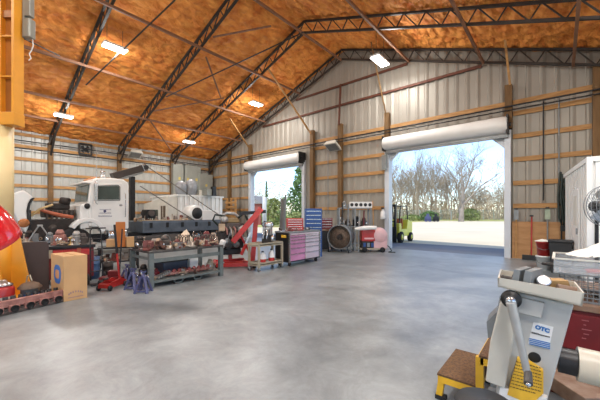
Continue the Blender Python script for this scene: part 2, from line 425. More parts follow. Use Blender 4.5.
# trusses
def truss(y, label):
    t = thing('roof_truss', label, 'truss', (RIDGE, y, 0)); dep = .55
    def z(x, off): return roofz(x)-off
    for nm, off, sz in (('top_chord', .1, .075), ('bottom_chord', dep, .075)):
        mb = MB()
        for x0 in (XL+.2, XR-.2):
            mb.bar((x0-RIDGE, 0, z(x0, off)), (0, 0, z(RIDGE, off)), sz, sz*.9)
        mb.build(nm, STEEL, t)
    mb = MB()
    for sgn in (-1, 1):
        L = RIDGE-XL-.35; n = 16
        for i in range(n):
            xa = RIDGE+sgn*L*i/n; xb = RIDGE+sgn*L*(i+1)/n; xm = (xa+xb)/2
            mb.bar((xa-RIDGE, 0, z(xa, .1)), (xm-RIDGE+sgn*.1, 0, z(xm+sgn*.1, dep)), .032); mb.bar((xm-RIDGE+sgn*.1, 0, z(xm+sgn*.1, dep)), (xb-RIDGE, 0, z(xb, .1)), .032)
    mb.build('web_bracing', STEEL, t)
    for sgn, xe in ((-1, XL+.12), (1, XR-.12)):
        mb = MB(); x1 = xe-sgn*1.1
        mb.bar((xe-RIDGE, 0, z(xe, .1)), (xe-RIDGE, 0, 4.25), .12, .09)
        mb.bar((xe-RIDGE-sgn*.02, 0, 4.3), (x1-RIDGE, 0, z(x1, dep)), .07)
        mb.bar((xe-RIDGE, 0, 4.85), (x1-RIDGE+sgn*.4, 0, z(x1-sgn*-.4, dep)), .05)
        mb.build('knee_bracket', STEEL, t)
for y, w in ((12.12, 'dark steel lattice truss lying against the gable end wall'), (9.35, 'dark steel lattice truss nearest the gable end truss'), (6.3, 'dark steel lattice truss between the two bright side lamps'), (3.25, 'dark steel lattice truss running above the truck hood'), (.2, 'dark steel lattice truss nearest overhead'), (-2.85, 'dark steel lattice truss over the workshop entrance side')):
    truss(y, w)
# purlins under the trusses
for k, (x, w) in enumerate(((-17.3, 'nearest the eave wall'), (-15.3, 'second from the eave wall'), (-13.1, 'midway up the slope above the truck'), (-10.4, 'below the ridge on the truck side'), (-7.82, 'running along the ridge'), (-4.6, 'first past the ridge'), (-2.0, 'above the wide door'), (.3, 'above the shovels'))):
    off = .6 if k not in (0,) else .3
    mb = MB(); mb.box(x-.033, x+.033, -4, DY-.35, roofz(x)-off-.05, roofz(x)-off+.04)
    tag(mb.build('roof_purlin', PURLIN), 'long brown timber runner under the trusses '+w, 'purlin')
# sloping braces under the roof
def brace(name, a, b, r, m, label):
    mb = MB(); mb.bar(a, b, r, r*.7); tag(mb.build(name, m), label, 'brace')
brace('brace_rod', PR(86, 85, 1.0), PR(175, 0, 1.0), .04, STEEL, 'dark diagonal rod rising past the long ceiling lamp nearest the column')
brace('brace_rod', PR(166, 97, .75), PR(304, 32, .75), .045, STEEL, 'dark diagonal rod rising to the ridge beside the middle trusses')
brace('brace_rod', PR(0, 27, .7), PR(60, 56, .7), .04, STEEL, 'short dark rod behind the hoist control box')
brace('brace_board', PR(154, 111, .68), PR(224, 98, .68), .06, PURLIN, 'pinkish board spanning two trusses below the slope')
brace('brace_board', PR(206, 57, .68), PR(221, 98, .68), .06, PURLIN, 'short upright-looking board between the two middle trusses')
brace('brace_board', PR(149, 119, .62), PR(171, 150, .62), .06, PURLIN, 'short board slanting to the eave beside the grey cabinets')
brace('brace_board', PR(213, 37, .68), PR(271, 26, .68), .06, PURLIN, 'pale board reaching toward the ridge between trusses')
W = V((0, -.15, 0))
brace('gable_brace', V((PXS[2], DY-.3, 5.6)), PY(267, 67, 9.35), .07, WOOD, 'slanting timber brace from the post beside the far door')
brace('gable_brace', V((PXS[1], DY-.3, 5.6)), PY(230, 119, 9.35), .07, WOOD, 'slanting timber brace from the post nearest the corner')
brace('gable_brace', V((PXS[4], DY-.3, 5.7)), PY(371, 42, 11.2), .045, POST, 'slanting timber brace leaning up behind the bright gable lamp')
brace('gable_brace', V((PXS[5]+.05, DY-.3, 5.75)), PY(505, 40, 11.2), .06, WOOD, 'near upright timber brace above the post by the shovels')
brace('gable_brace', V((PXS[3], DY-.3, 5.7)), V((PXS[3], DY-.15, 7.7)), .08, RUST, 'reddish upright stud continuing above the fan post')

# ================================================================== LAMPS
def lamp(p, label, strength, length=1.0, w=.32):
    t = thing('ceiling_light', label, 'lamp', p)
    mb = MB(); mb.box(-w/2-.02, w/2+.02, -length/2-.02, length/2+.02, 0, .07); mb.build('lamp_housing', WHITE, t)
    mb = MB(); mb.box(-w/2, w/2, -length/2, length/2, -.03, 0); mb.build('diffuser', LAMP, t)
    mb = MB()
    for s in (-1, 1): mb.tube((0, s*length*.35, .07), (0, s*length*.35, max(.1, roofz(p[0])-p[2]+.02)), .008, n=5)
    mb.build('hanging_rod', STEEL, t)
    ld = bpy.data.lights.new('lamp_glow', 'AREA'); ld.shape = 'RECTANGLE'; ld.size = w; ld.size_y = length; ld.energy = strength*.45; ld.color = (1, .97, .92)
    lo = bpy.data.objects.new('lamp_glow', ld); COL.objects.link(lo); lo.parent = t; lo.location = V((0, 0, -.05))
    pd = bpy.data.lights.new('lamp_bulb', 'POINT'); pd.shadow_soft_size = .16; pd.energy = strength*.55; pd.color = (1, .97, .92); po = bpy.data.objects.new('lamp_bulb', pd); COL.objects.link(po); po.parent = t; po.location = (0, 0, -.22)
E_ = 225
lamp(PR(115, 48, .75), 'glowing ceiling lamp nearest the yellow column, under the foam slope', E_, .7)
lamp(PR(63.5, 116, .75), 'glowing ceiling lamp low over the eave wall by the truck hood', E_, .62, .26)
lamp(PR(256, 104, .8), 'glowing ceiling lamp between the middle truss and the end truss', E_, .65)
lamp(PR(189, 142, .8), 'glowing ceiling lamp low at the eave above the tall grey cabinets', E_*.6, .6, .26)
lamp(PY(380, 61, 10.6), 'glowing ceiling lamp hanging before the gable sheeting', E_, .9)
for k, p in enumerate(((-3.8, 3.6, 7.2), (-12.2, -1.5, 7.2), (-3.8, -2.2, 7.2), (.6, 6.2, 5.8), (-8.0, -4.5, 8.2), (1.2, 0.5, 5.5))):  # unseen fill lamps, added to brighten the interior
    lamp(V(p), 'added fill lamp out of view above the workshop, ' + ['over the wide open floor', 'over the yellow column', 'above the entrance', 'above the pedestal fan', 'at the far ridge end', 'above the repair machine'][k], E_*1.25)

# ================================================================== EXTERIOR
mb = MB(); mb.box(-160, 160, DY+.02, 110, -.3, -.03); tag(struct(mb.build('ground', GRAVEL)), 'pale gravel yard outside the doors', 'ground')
mb = MB(); mb.box(-160, 160, -80, DY-.02, -.4, -.22); struct(mb.build('ground_near', GRAVEL))
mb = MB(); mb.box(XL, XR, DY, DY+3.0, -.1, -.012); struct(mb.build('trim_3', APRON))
mb = MB(); mb.prism([(-160, 62), (-22, 70), (160, 125), (160, 140), (-160, 140)], 'xy', -.03, .02); mb.prism([(-60, 22), (-30, 20), (-22, 26), (-20, 70), (-60, 70)], 'xy', -.03, .015)
o = mb.build('grass', GRASS); tag(o, 'strip of dry yellow grass between the gravel yard and the trees', 'grass', kind='stuff')

def bare_tree(seed, h, spread, r0, lean=0., levels=5):
    R = random.Random(seed); mb = MB()
    def grow(p, d, L, r, lv):
        n = 3 if lv > 1 else 2; pts = [p]; rr = [r]
        q = p; dd = d
        for i in range(n):
            dd = (dd+V((R.uniform(-1, 1), R.uniform(-1, 1), R.uniform(-.3, .6)))*.17).normalized()
            q = q+dd*(L/n); pts.append(q); rr.append(r*(1-.5*(i+1)/n))
        mb.path(pts, rr, 5 if lv > 2 else 3)
        if lv == 0: return
        k = 3 if lv > 1 else 4
        for i in range(k+1):
            f = R.uniform(.35, 1.) if i < k else 1.
            idx = min(int(f*n), n-1); base = pts[idx].lerp(pts[idx+1], f*n-idx)
            a = R.uniform(0, 6.28); side = V((math.cos(a), math.sin(a), 0))
            nd = (dd*(1.0)+side*spread*R.uniform(.6, 1.25)+V((0, 0, .15))).normalized()
            grow(base, nd, L*R.uniform(.55, .78), max(r*.5*(.75 if i < k else 1), .012), lv-1)
    grow(V((0, 0, -.2)), V((lean, 0, 1)).normalized(), h*.36, r0, levels)
    return mb
t = bare_tree(5, 21, .95, .55, .03, 5).build('bare_tree', BARK)
p = F(461, 221.5); t.location = (p.x, p.y, 0); t.rotation_euler = (0, 0, .7)
tag(t, 'largest bare spreading tree standing alone before the woods', 'tree')
protos = [bare_tree(11, 15, .55, .2, 0, 4).build('woodland_tree', BARK2), bare_tree(23, 16, .45, .17, .04, 4).build('woodland_tree', BARK2), bare_tree(31, 13, .65, .19, -.04, 4).build('woodland_tree', BARK)]
wl = 'slender bare tree in the row of woods beyond the gravel yard'
R2 = random.Random(3); k = 0
for i in range(70):
    px = 384+i*1.9+R2.uniform(-1.2, 1.2); d = R2.uniform(72, 100); sc = R2.uniform(.95, 1.35)*(1 if px < 462 else .62)
    q = P(px, 219, d)
    o = protos[k % 3] if k < 3 else protos[k % 3].copy()
    if k >= 3: COL.objects.link(o)
    o.location = (q.x, q.y, 0); o.rotation_euler = (0, 0, R2.uniform(0, 6.28)); o.scale = (sc, sc, sc); k += 1
    tag(o, wl, 'tree', 'bare woodland trees beyond the yard')
for i in range(9):
    px = 256+i*6.5; q = P(px, 219, R2.uniform(75, 95)); o = protos[i % 3].copy(); COL.objects.link(o); o.location = (q.x, q.y, 0); sc = R2.uniform(.5, .75); o.scale = (sc,)*3
    tag(o, wl.replace('gravel yard', 'far door'), 'tree', 'bare trees beyond the far door')
def leaves(mb, n, fn, size, R, asp=.6):
    for _ in range(n):
        c = fn(R); a = V((R.uniform(-1, 1), R.uniform(-1, 1), R.uniform(-1, 1))).normalized(); b = a.cross(V((R.uniform(-1, 1), R.uniform(-1, 1), .3))).normalized()
        s_ = size*R.uniform(.6, 1.3); mb.add([c-a*s_, c+b*s_*asp, c+a*s_, c-b*s_*asp], [(0, 1, 2, 3)])
mb = MB()
def und(R):
    px = R.uniform(383, 512) if R.random() < .8 else R.uniform(250, 310); d = R.uniform(76, 104); q = P(px, 219, d); z = min(R.expovariate(.3), 10); return V((q.x, q.y, z))
leaves(mb, 17000, und, .8, random.Random(4), .08); tag(mb.build('undergrowth', TWIG), 'tangle of dry brown brush under the bare woods', 'undergrowth', kind='stuff')
def leafy(name, p, h, r, m, label, cone, n=1500, size=.16, seed=1):
    t = thing(name, label, 'tree' if h > 4 else 'bush', (p.x, p.y, 0)); R = random.Random(seed)
    mb = MB(); mb.tube((0, 0, -.1), (0, 0, h*.75), .12, .03, n=7); mb.build('trunk', BARK, t)
    def fn(R):
        z = R.uniform(.06, 1); k = (1-z)**.75 if cone else math.sin(math.pi*min(.98, .12+z*.86))**.6
        a = R.uniform(0, 6.28); q = math.sqrt(R.random())*r*k*(1+.25*math.sin(a*3+z*9)); return V((q*math.cos(a), q*math.sin(a), z*h))
    mb = MB(); leaves(mb, n, fn, size, R); o = mb.build('crown', m, t); o['kind'] = 'stuff'
leafy('evergreen_tree', P(305, 219, 34), 8.2, 3.0, LEAFG, 'tall green evergreen outside the far door opening', True, 3200, .2, 2)
leafy('evergreen_tree', P(266.5, 219, 60), 8.0, .7, LEAFG, 'narrow dark evergreen spire behind the white pole outside', True, 500, .16, 3)
leafy('green_bush', P(273, 219, 36), 3.3, 1.4, LEAFY, 'round olive green bush outside the far door', False, 1300, .16, 4)
leafy('green_bush', P(296, 219, 28), 1.6, 1.2, LEAFY, 'low green bush beneath the evergreen outside', False, 700, .13, 5)
leafy('green_bush', P(429, 219, 62), 2.0, 2.0, LEAFG, 'low dark green shrub by the fence beyond the gravel', False, 800, .2, 6)
leafy('green_bush', P(412, 219, 66), 1.3, 2.6, LEAFY, 'low yellow green shrub behind the forklift', False, 800, .2, 7)
leafy('green_bush', P(470, 219, 66), 2.6, 2.2, LEAFY, 'mounded olive shrub beneath the largest bare tree', False, 900, .2, 8)
# shed, white pole, stump
q = P(257, 216, 42); t = thing('red_shed', 'red shed standing outside beyond the far door', 'shed', (q.x, q.y, 0), .3)
MB().box(-1.6, 1.3, -1.2, 1.2, 0, 2.9).build('shed_walls', mat('barn_red', '#8f4c44', .8, 0, .15, 2), t); MB().prism([(-1.9, 2.85), (1.6, 2.85), (-.15, 4.0)], 'xz', -1.4, 1.4).build('shed_roof', mat('shed_roof', '#8b8784', .7), t)
q = P(264.5, 216, 24); single('white_pole', MB().lathe([(0, 0), (.16, 0), (.16, 2.8), (.1, 2.86), (0, 2.86)], n=16), WHITE, 'thick white pole standing outside the far door', 'pole', (q.x, q.y, -.03))
q = P(282, 222, 21); R = random.Random(8); mb = MB(); mb.path([(0, 0, -.05), (.02, .02, .25), (.05, 0, .9), (.1, .02, 1.7), (.16, 0, 2.5)], [.34, .24, .2, .19, .2], 10); mb.path([(.1, 0, 2.0), (.25, .05, 2.5), (.3, .05, 2.8)], [.1, .08, .05], 7)
single('tree_stump', mb, BARK, 'tall grey dead tree stump outside the far door', 'stump', (q.x, q.y, 0))
# fence
a = P(388, 219, 70); b = P(515, 219, 70); t = thing('chain_link_fence', 'pale green-grey chain link fence before the woods', 'fence', (a.x, a.y, 0))
FENCE = mat('fence_wire', '#9aa79a', .6, .3, .1, 3); Lv = b-a; Lv.z = 0
mb = MB()
for k in range(90): mb.bar(Lv*(k/90)+V((0, 0, 0)), Lv*((k+1)/90)+V((0, 0, 2.3)), .02); mb.bar(Lv*((k+1)/90), Lv*(k/90)+V((0, 0, 2.3)), .02)
mb.bar((0, 0, 2.3), Lv+V((0, 0, 2.3)), .05); mb.build('wire_mesh', FENCE, t)
for k in range(13): MB().tube(Lv*(k/12), Lv*(k/12)+V((0, 0, 2.45)), .06, n=7).build('fence_post', FENCE, t)
for px, w, c in ((428, .55, NAVY), (436, .5, BLKST)):
    q = P(px, 219, 58); mb = MB(); mb.box(-w, w, -.5, .5, .3, 1.0).box(-w*.5, w*.4, -.45, .45, 1., 1.5); mb.tube((-w*.6, -.5, .3), (-w*.6, .5, .3), .3, n=12); mb.tube((w*.6, -.5, .3), (w*.6, .5, .3), .3, n=12)
    single('yard_machine', mb, c, 'small %s machine parked far out before the fence' % ('blue grey' if c is NAVY else 'dark'), 'machine', (q.x, q.y, 0), .3)

# forklift outside
t = thing('forklift', 'yellow forklift with black mast parked outside the wide door', 'forklift', (-6.7, 15.0, -.03), 0); t.scale = (.9, .85, .93)
FY = mat('forklift_yellow', '#d3d048', .4, 0, .12, 4)
MB().prism([(0.1, .35), (2.0, .35), (2.25, .6), (2.25, 1.15), (1.5, 1.3), (1.3, .75), (.5, .75), (.45, 1.1), (.1, 1.1)], 'yz', -.5, .5).build('body', FY, t, .03)
mb = MB()
for s in (-.33, .33): mb.bar((s, -.1, .05), (s, -.05, 2.15), .1, .14)
mb.bar((-.33, -.08, 2.1), (.33, -.08, 2.1), .08); mb.bar((-.33, -.08, 1.2), (.33, -.08, 1.2), .06); mb.build('mast', BLKST, t)
mb = MB()
for s in (-.45, .45):
    mb.bar((s, .25, 1.1), (s, .4, 2.05), .05); mb.bar((s, 1.6, 1.2), (s, 1.4, 2.05), .05); mb.bar((s, .4, 2.05), (s, 1.4, 2.05), .05)
for k in range(5): mb.bar((-.45, .45+k*.22, 2.06), (.45, .45+k*.22, 2.06), .04)
mb.build('overhead_guard', BLKST, t)
mb = MB().box(-.25, .25, .85, 1.3, .75, .9); mb.box(-.25, .25, 1.2, 1.35, .9, 1.35); mb.build('seat', ORG, t, .04)
mb = MB()
for s in (-.25, .25): mb.box(s-.05, s+.05, -1.0, -.08, .05, .09)
mb.box(-.42, .42, -.16, -.08, .08, .9); mb.build('fork_carriage', BLKST, t)
for s in (-1, 1):
    for y, r in ((.3, .32), (1.85, .27)):
        w = MB().lathe([(0, -.1), (r*.55, -.1), (r*.6, -.08), (r, -.09), (r, .09), (r*.6, .08), (r*.55, .1), (0, .1)], (s*.5, y, r), (1, 0, 0), 20).build('wheel', RUBBER, t)
        MB().lathe([(0, -.115), (r*.5, -.11), (r*.5, .11), (0, .115)], (s*.5, y, r), (1, 0, 0), 16).build('hub', FY, w)

# ================================================================== YELLOW COLUMN AND HOIST
q = P(-4, 297, 5.35); CX, CY = q.x, q.y
t = thing('jib_crane_column', 'cream and orange steel crane column with gusset plates', 'crane', (CX, CY, 0), math.radians(40.7))
MB().lathe([(0, 1.28), (.235, 1.28), (.235, 3.05), (0, 3.05)], n=36).build('post', YEL, t)
MB().lathe([(0, 0), (.24, 0), (.24, 1.28), (0, 1.28)], n=36).build('post_foot', ORY, t)
MB().lathe([(0, 0), (.5, 0), (.5, .03), (0, .03)], n=32).build('base_plate', ORY, t)
for k, (ang, w_, h_) in enumerate(((12, .3, 1.3), (-58, .26, .62), (-118, .26, .62), (72, .26, .62), (132, .26, .62), (192, .26, .62))):
    a = math.radians(ang); mb = MB(); mb.xf = Matrix.Rotation(a, 4, 'Z')
    mb.prism([(.22, .03), (.24+w_, .03), (.24+w_, .1), (.31, h_), (.22, h_)], 'xz', -.02, .02); mb.build('gusset', ORY, t)
MB().prism([(.2, .03), (.46, .03), (.3, .64), (.2, .64)], 'xz', -.3, -.26).build('foot_bracket', ORY, t)
MB().box(.2, .4, -.03, .0, 3.2, 5.6).build('head_web', ORYD, t)
MB().box(.12, .2, -.12, .06, 3.05, 5.6).build('inner_flange', ORY, t)
MB().box(.385, .43, -.12, .07, 3.05, 5.6).build('outer_flange', ORY, t)
MB().box(-.25, .44, -.13, .08, 3.02, 3.24).build('bottom_plate', ORY, t, .01)
MB().box(.2, .39, -.09, -.03, 4.9, 5.02).build('cross_plate', ORYD, t)
for z in (3.85, 4.55): MB().box(.2, .39, -.11, -.03, z, z+.025).build('stiffener', ORY, t)
mb = MB().box(.43, .47, .03, .15, 4.62, 5.7); mb.box(.47, .6, .0, .12, 4.62, 4.95); mb.box(.47, .58, .02, .12, 5.0, 5.5); mb.build('control_box', CABG, t, .01)
MB().path([(.56, .1, 4.62), (.57, .1, 4.5), (.54, .1, 4.42), (.5, .1, 4.36), (.53, .1, 4.28), (.49, .1, 4.24)], .009, 6).build('control_cord', WHITE, t)
# red dome lamp on an arm
q = P(-26, 245.5, 2.3)
ax = V((.48, -.15, -.86)).normalized()
rm = Matrix(((CC, -SS, 0), (SS, CC, 0), (0, 0, 1)))
axw = rm @ V((.032, .455, -.89)).normalized()
t = thing('red_lamp_shade', 'glossy red dome shade reaching in beside the yellow column', 'lamp', q)
MB().lathe([(.29*math.sin(a_/14*math.pi/2), -.45*math.cos(a_/14*math.pi/2)) for a_ in range(15)]+[(.28, .004)]+[(.278*math.sin(a_/14*math.pi/2), -.435*math.cos(a_/14*math.pi/2)) for a_ in range(13, -1, -1)], axis=axw, n=48).build('shade', REDL, t)
mb = MB().tube(axw*-.42, axw*-.52, .05, n=16); mb.build('socket', RED, t)
mb = MB()
u1 = axw.cross(V((0, 0, 1))).normalized(); u2 = axw.cross(u1)
for k in range(22):
    a = 2*math.pi*k/22; mb.ball(axw*(-.2)+(u1*math.cos(a)+u2*math.sin(a))*.26, .006, 6, 4)
mb.build('rivets', CHROME, t)
MB().path([axw*-.52, axw*-.62+V((-.05, .0, .05)), V((CX, CY, 1.9))-q], .022, 8).build('arm', RED, t)
# small red jug with silver cap
q = P(2, 295, 4.72); t = thing('red_fuel_can', 'red can with metal cap at the foot of the yellow column', 'can', (q.x, q.y, 0), facing(q))
MB().lathe([(0, 0), (.14, 0), (.15, .02), (.15, .3), (.12, .35), (0, .35)], n=24).build('body', RED, t)
MB().lathe([(0, .35), (.13, .35), (.13, .37), (.07, .4), (.05, .44), (0, .44)], n=20).build('cap', CHROME, t)
MB().lathe([(.152, .15), (.152, .19)], n=24).build('label_band', OFFW, t)

# ================================================================== CLUTTER AT THE COLUMN
# long engine part on the floor
a = V((-6.0, .2, 0)); b = V((-6.28, 1.26, 0)); Ld = b-a; rz = math.atan2(Ld.y, Ld.x); Lh = Ld.length
t = thing('exhaust_manifold', 'long rust pink engine manifold with a row of ports on the floor', 'engine part', a-Ld*.35, rz); L = Lh*1.35
MB().box(0, L, 0, .1, .0, .05).box(0, L, .02, .34, .05, .08).build('base_rail', CAST, t, .006)
MB().box(0, L, .02, .1, .1, .2).build('front_rail', PINKM, t, .01)
mb = MB()
n = 8
for k in range(n):
    x = L*(k+.5)/n; mb.box(x-.065, x+.065, -.01, .3, .03, .13)
mb.build('runners', PINKM, t, .012)
for k in range(n):
    x = L*(k+.5)/n
    MB().lathe([(0, 0), (.042, 0), (.05, .012), (.05, -.02)], (x, -.018, .075), (0, -1, 0), 16).build('port', SLOT, t)
mb = MB()
for k in range(2*n):
    x = L*(k+.5)/(2*n); mb.lathe([(0, .05), (.03, .05), (.035, 0), (.035, -.05)], (x, .17, .18), (0, 0, 1), 12)
mb.build('valve_caps', BLKST, t)
MB().box(0, L, .1, .32, .08, .15).build('rear_rail', CAST, t, .01)
# dark panel with rounded top
q = V((-7.52, 1.0, 0)); t = thing('brown_board', 'dark brown panel with rounded corners leaning behind the cardboard carton', 'panel', q, facing(q)+.08, rot=None)
W_, H_ = .27, .94; pts = [(-W_, 0), (W_, 0)]
for k in range(7): a = math.pi/2*k/6; pts.append((W_-.07+.07*math.cos(a), H_-.07+.07*math.sin(a)))
for k in range(7): a = math.pi/2+math.pi/2*k/6; pts.append((-W_+.07+.07*math.cos(a), H_-.07+.07*math.sin(a)))
mb = MB(); mb.xf = Matrix.Rotation(math.radians(-5), 4, 'X'); mb.prism(pts, 'xz', -.02, .02); mb.build('board', BROWNP, t, .006)
mb = MB(); mb.xf = Matrix.Rotation(math.radians(-5), 4, 'X'); mb.lathe([(0, -.03), (.035, -.03), (.045, -.02)], (.0, 0, .86), (0, -1, 0), 16); mb.build('hang_hole', CHROME, t)
# pot with lid
q = P(30, 288, 4.95); t = thing('metal_pail', 'grey pail with a flared brown lid before the dark panel', 'pail', (q.x, q.y, 0), .4); t.scale = (.78, .78, .9)
MB().lathe([(0, 0), (.13, 0), (.16, .3), (.165, .31), (.15, .3), (0, .3)], n=24).build('body', GREY, t)
MB().lathe([(.2, .29), (.2, .31), (.14, .37), (.06, .4), (0, .4)], n=24).build('lid', mat('lid_brown', '#6d5a4a', .6, .2, .3, 8), t)
MB().path([(-.12, 0, .37), (-.08, 0, .5), (.0, 0, .52), (.06, .0, .42)], .012, 6).build('handle', BEIGE, t)
MB().lathe([(.158, .08), (.164, .2)], n=24).build('label_band', BLUE, t)
# cardboard carton
t = thing('cardboard_box', 'tall tan cardboard carton with blue emblem standing on the floor', 'box', (-6.95, 1.2, 0), math.radians(4))
MB().box(0, .68, 0, .34, 0, .76).build('carton', CARD, t, .006)
mb = MB().box(.0, .68, .16, .18, .76, .763); mb.build('top_seam', CARDD, t)
def rrect(cx, cz, w, h, r, n=6):
    out = []
    for sx, sz, a0 in ((1, -1, -90), (1, 1, 0), (-1, 1, 90), (-1, -1, 180)):
        for k in range(n+1):
            a = math.radians(a0+90*k/n); out.append((cx+sx*(w/2-r)+r*math.cos(a), cz+sz*(h/2-r)+r*math.sin(a)))
    return out
MB().prism(rrect(.36, .43, .36, .32, .13), 'xz', -.003, 0).build('blue_emblem', BLUEL, t)
MB().prism(rrect(.36, .43, .2, .15, .05), 'xz', -.005, -.002).build('emblem_centre', mat('emblem_tan', '#c98f62', .7), t)
mb = MB()
for k in range(7):
    a = math.radians(150-k*20); mb.box(.68, .683, .17+.11*math.cos(a)-.008, .17+.11*math.cos(a)+.008, .07+.06*math.sin(a), .1+.06*math.sin(a))
mb.box(.68, .683, .06, .28, .05, .06); mb.build('faint_print', mat('faint_purple', '#9a7f86', .8), t)
# red tool cart behind
q = P(70, 250, 6.6); t = thing('red_tool_cart', 'low red tool cart behind the cardboard carton, loaded with parts', 'tool cart', (q.x, q.y, 0), facing(q)); TC = t
MB().box(-.42, .42, -.2, .25, .1, .74).build('body', DKRED, t, .01)
MB().box(-.45, .45, -.23, .28, .74, .8).build('top_tray', BLKST, t, .01)
MB().box(-.28, .34, -.215, -.2, .58, .71).build('drawer_front', RED, t)
MB().box(-.42, -.29, -.216, -.2, .55, .73).build('side_panel', BEIGE, t)
MB().box(.12, .19, -.222, -.2, .5, .76).build('orange_strap', ORG, t)
for s in (-.36, .36):
    for y in (-.14, .18): MB().lathe([(0, -.02), (.05, -.02), (.05, .02), (0, .02)], (s, y, .05), (1, 0, 0), 12).build('caster', RUBBER, t)
def on(px, d, z): 
    q = P(px, 214, d); return V((q.x, q.y, z))
def casting(name, label, p, rz, s=1., m=PINKM):
    t = thing(name, label, 'engine part', p, rz)
    MB().box(-.1*s, .1*s, -.09*s, .09*s, 0, .22*s).build('housing', m, t, .02*s)
    MB().lathe([(0, .22*s), (.08*s, .22*s), (.08*s, .27*s), (.05*s, .33*s), (0, .33*s)], n=16).build('neck', m, t)
    MB().lathe([(0, 0), (.06*s, 0), (.06*s, .02*s), (.03*s, .03*s), (0, .03*s)], (0, -.09*s, .11*s), (0, -1, 0), 14).build('port', CHROME, t)
    MB().box(-.13*s, .13*s, -.12*s, .12*s, 0, .03*s).build('flange', m, t)
casting('pump_housing', 'pinkish pump housing standing on the red tool cart', on(60, 6.6, .8), 1.2, 1.0)
t = thing('funnel', 'small brass funnel stand on the red tool cart', 'funnel', on(70.5, 6.5, .8), 0)
MB().lathe([(0, 0), (.05, 0), (.05, .01), (.012, .03), (.012, .12), (.05, .17), (.045, .17), (0, .1)], n=16).build('cone', mat('brass', '#a98b52', .4, .6), t)
casting('water_pump', 'silver water pump with round neck beside the funnel', on(76.5, 6.6, .8), .6, .9, ALU)
casting('gear_case', 'dark gear case at the end of the red tool cart', on(83, 6.65, .8), .3, .75, CAST)
# table behind dark panel with aluminium frame
q = P(38, 240, 7.0); t = thing('steel_stand', 'black steel stand behind the dark leaning panel', 'stand', (q.x, q.y, 0), facing(q))
MB().box(-.45, .45, -.25, .25, .78, .82).build('top', BLKST, t)
for sx in (-.4, .4):
    for sy in (-.2, .2): MB().box(sx-.025, sx+.025, sy-.025, sy+.025, 0, .78).build('leg', BLKST, t)
t = thing('folding_trestle', 'small silver folding trestle frame on the black steel stand', 'trestle', on(40, 6.95, .82), facing(q))
for s in (-1, 1):
    mb = MB(); mb.tube((s*.02, -.1, .38), (s*.22, -.1, 0), .014, n=7); mb.tube((s*.02, .1, .38), (s*.22, .1, 0), .014, n=7); mb.tube((s*.12, -.1, .2), (s*.12, .1, .2), .01, n=7); mb.build('leg_frame', ALU, t)
MB().box(-.05, .05, -.13, .13, .37, .4).build('top_bar', ALU, t)
MB().box(-.14, -.02, -.06, .06, 0.0, .2).build('tin_box', GREY, t, .01)
casting('alternator', 'dull grey alternator on the black steel stand beside the trestle', on(50, 6.9, .82), .8, .7, GREY)
casting('starter_motor', 'dark starter motor on the black steel stand toward the column', on(29, 7.0, .82), .2, .8, DARKE)

# hand truck
q = V((-7.35, 2.02, 0)); t = thing('hand_truck', 'black two wheeled hand truck standing by the truck step', 'hand truck', q, facing(q)+.25); t.scale = (.62, .8, .9)
for s in (-1, 1): MB().path([(s*.17, 0, .1), (s*.17, .06, .9), (s*.15, .12, 1.25), (s*.05, .14, 1.32)], .018, 8).build('rail', BLKST, t)
mb = MB(); mb.tube((-.1, .13, 1.32), (.1, .13, 1.32), .02, n=8); mb.tube((-.3, .06, 1.3), (.3, .1, 1.3), .016, n=8); mb.build('grip_bar', BLKST, t)
for z in (.3, .55, .8, 1.05): MB().tube((-.17, .02+.05*z, z), (.17, .02+.05*z, z), .012, n=7).build('rung', BLKST, t)
MB().box(-.22, .22, -.24, .0, .01, .03).build('toe_plate', BLKST, t)
for s in (-1, 1):
    w = MB().lathe([(0, -.035), (.07, -.035), (.08, -.03), (.125, -.03), (.13, 0), (.125, .03), (.08, .03), (.07, .035), (0, .035)], (s*.24, .08, .13), (1, 0, 0), 20).build('wheel', RUBBER, t)
    MB().lathe([(0, -.045), (.06, -.04), (.06, .04), (0, .045)], (s*.24, .08, .13), (1, 0, 0), 14).build('hub', RED, w)
# floor jack
q = V((-6.72, 2.12, 0)); t = thing('floor_jack', 'red floor jack with tall black pump handle', 'jack', q, facing(q)+.9); t.scale = (.85, .85, .95)
mb = MB()
for s in (-1, 1): mb.prism([(-.3, .05), (.3, .05), (.3, .13), (.12, .2), (-.3, .14)], 'xz', s*.11-.01, s*.11+.01)
mb.box(-.3, -.22, -.11, .11, .06, .14); mb.build('side_frame', RED, t)
MB().bar((.2, 0, .12), (-.22, 0, .22), .07, .05).build('lift_arm', RED, t); MB().lathe([(0, .22), (.06, .22), (.06, .25), (0, .25)], (-.22, 0, 0), n=14).build('saddle', BLKST, t)
MB().tube((.22, 0, .14), (.2, .05, .7), .022, n=8).build('lower_handle', RED, t); MB().tube((.2, .05, .7), (.18, .1, 1.32), .026, n=8).build('handle', BLKST, t)
for s in (-1, 1):
    for x in (-.26, .24): MB().lathe([(0, -.02), (.055, -.02), (.055, .02), (0, .02)], (x, s*.14, .055), (0, 1, 0), 14).build('wheel', BLKST, t)
# second handle tool
q = V((-7.15, 2.28, 0)); t = thing('transmission_jack', 'low red wheeled jack between the hand truck and floor jack', 'jack', q, facing(q)-.3)
mb = MB().box(-.25, .25, -.12, .12, .08, .16); mb.box(-.1, .1, -.08, .08, .16, .28); mb.build('frame', DKRED, t, .01)
for s in (-.2, .2):
    for y in (-.13, .13): MB().lathe([(0, -.02), (.06, -.02), (.06, .02), (0, .02)], (s, y, .06), (0, 1, 0), 12).build('wheel', BLKST, t)
MB().tube((.1, 0, .2), (.14, .05, 1.15), .014, n=7).build('handle', BLKST, t)
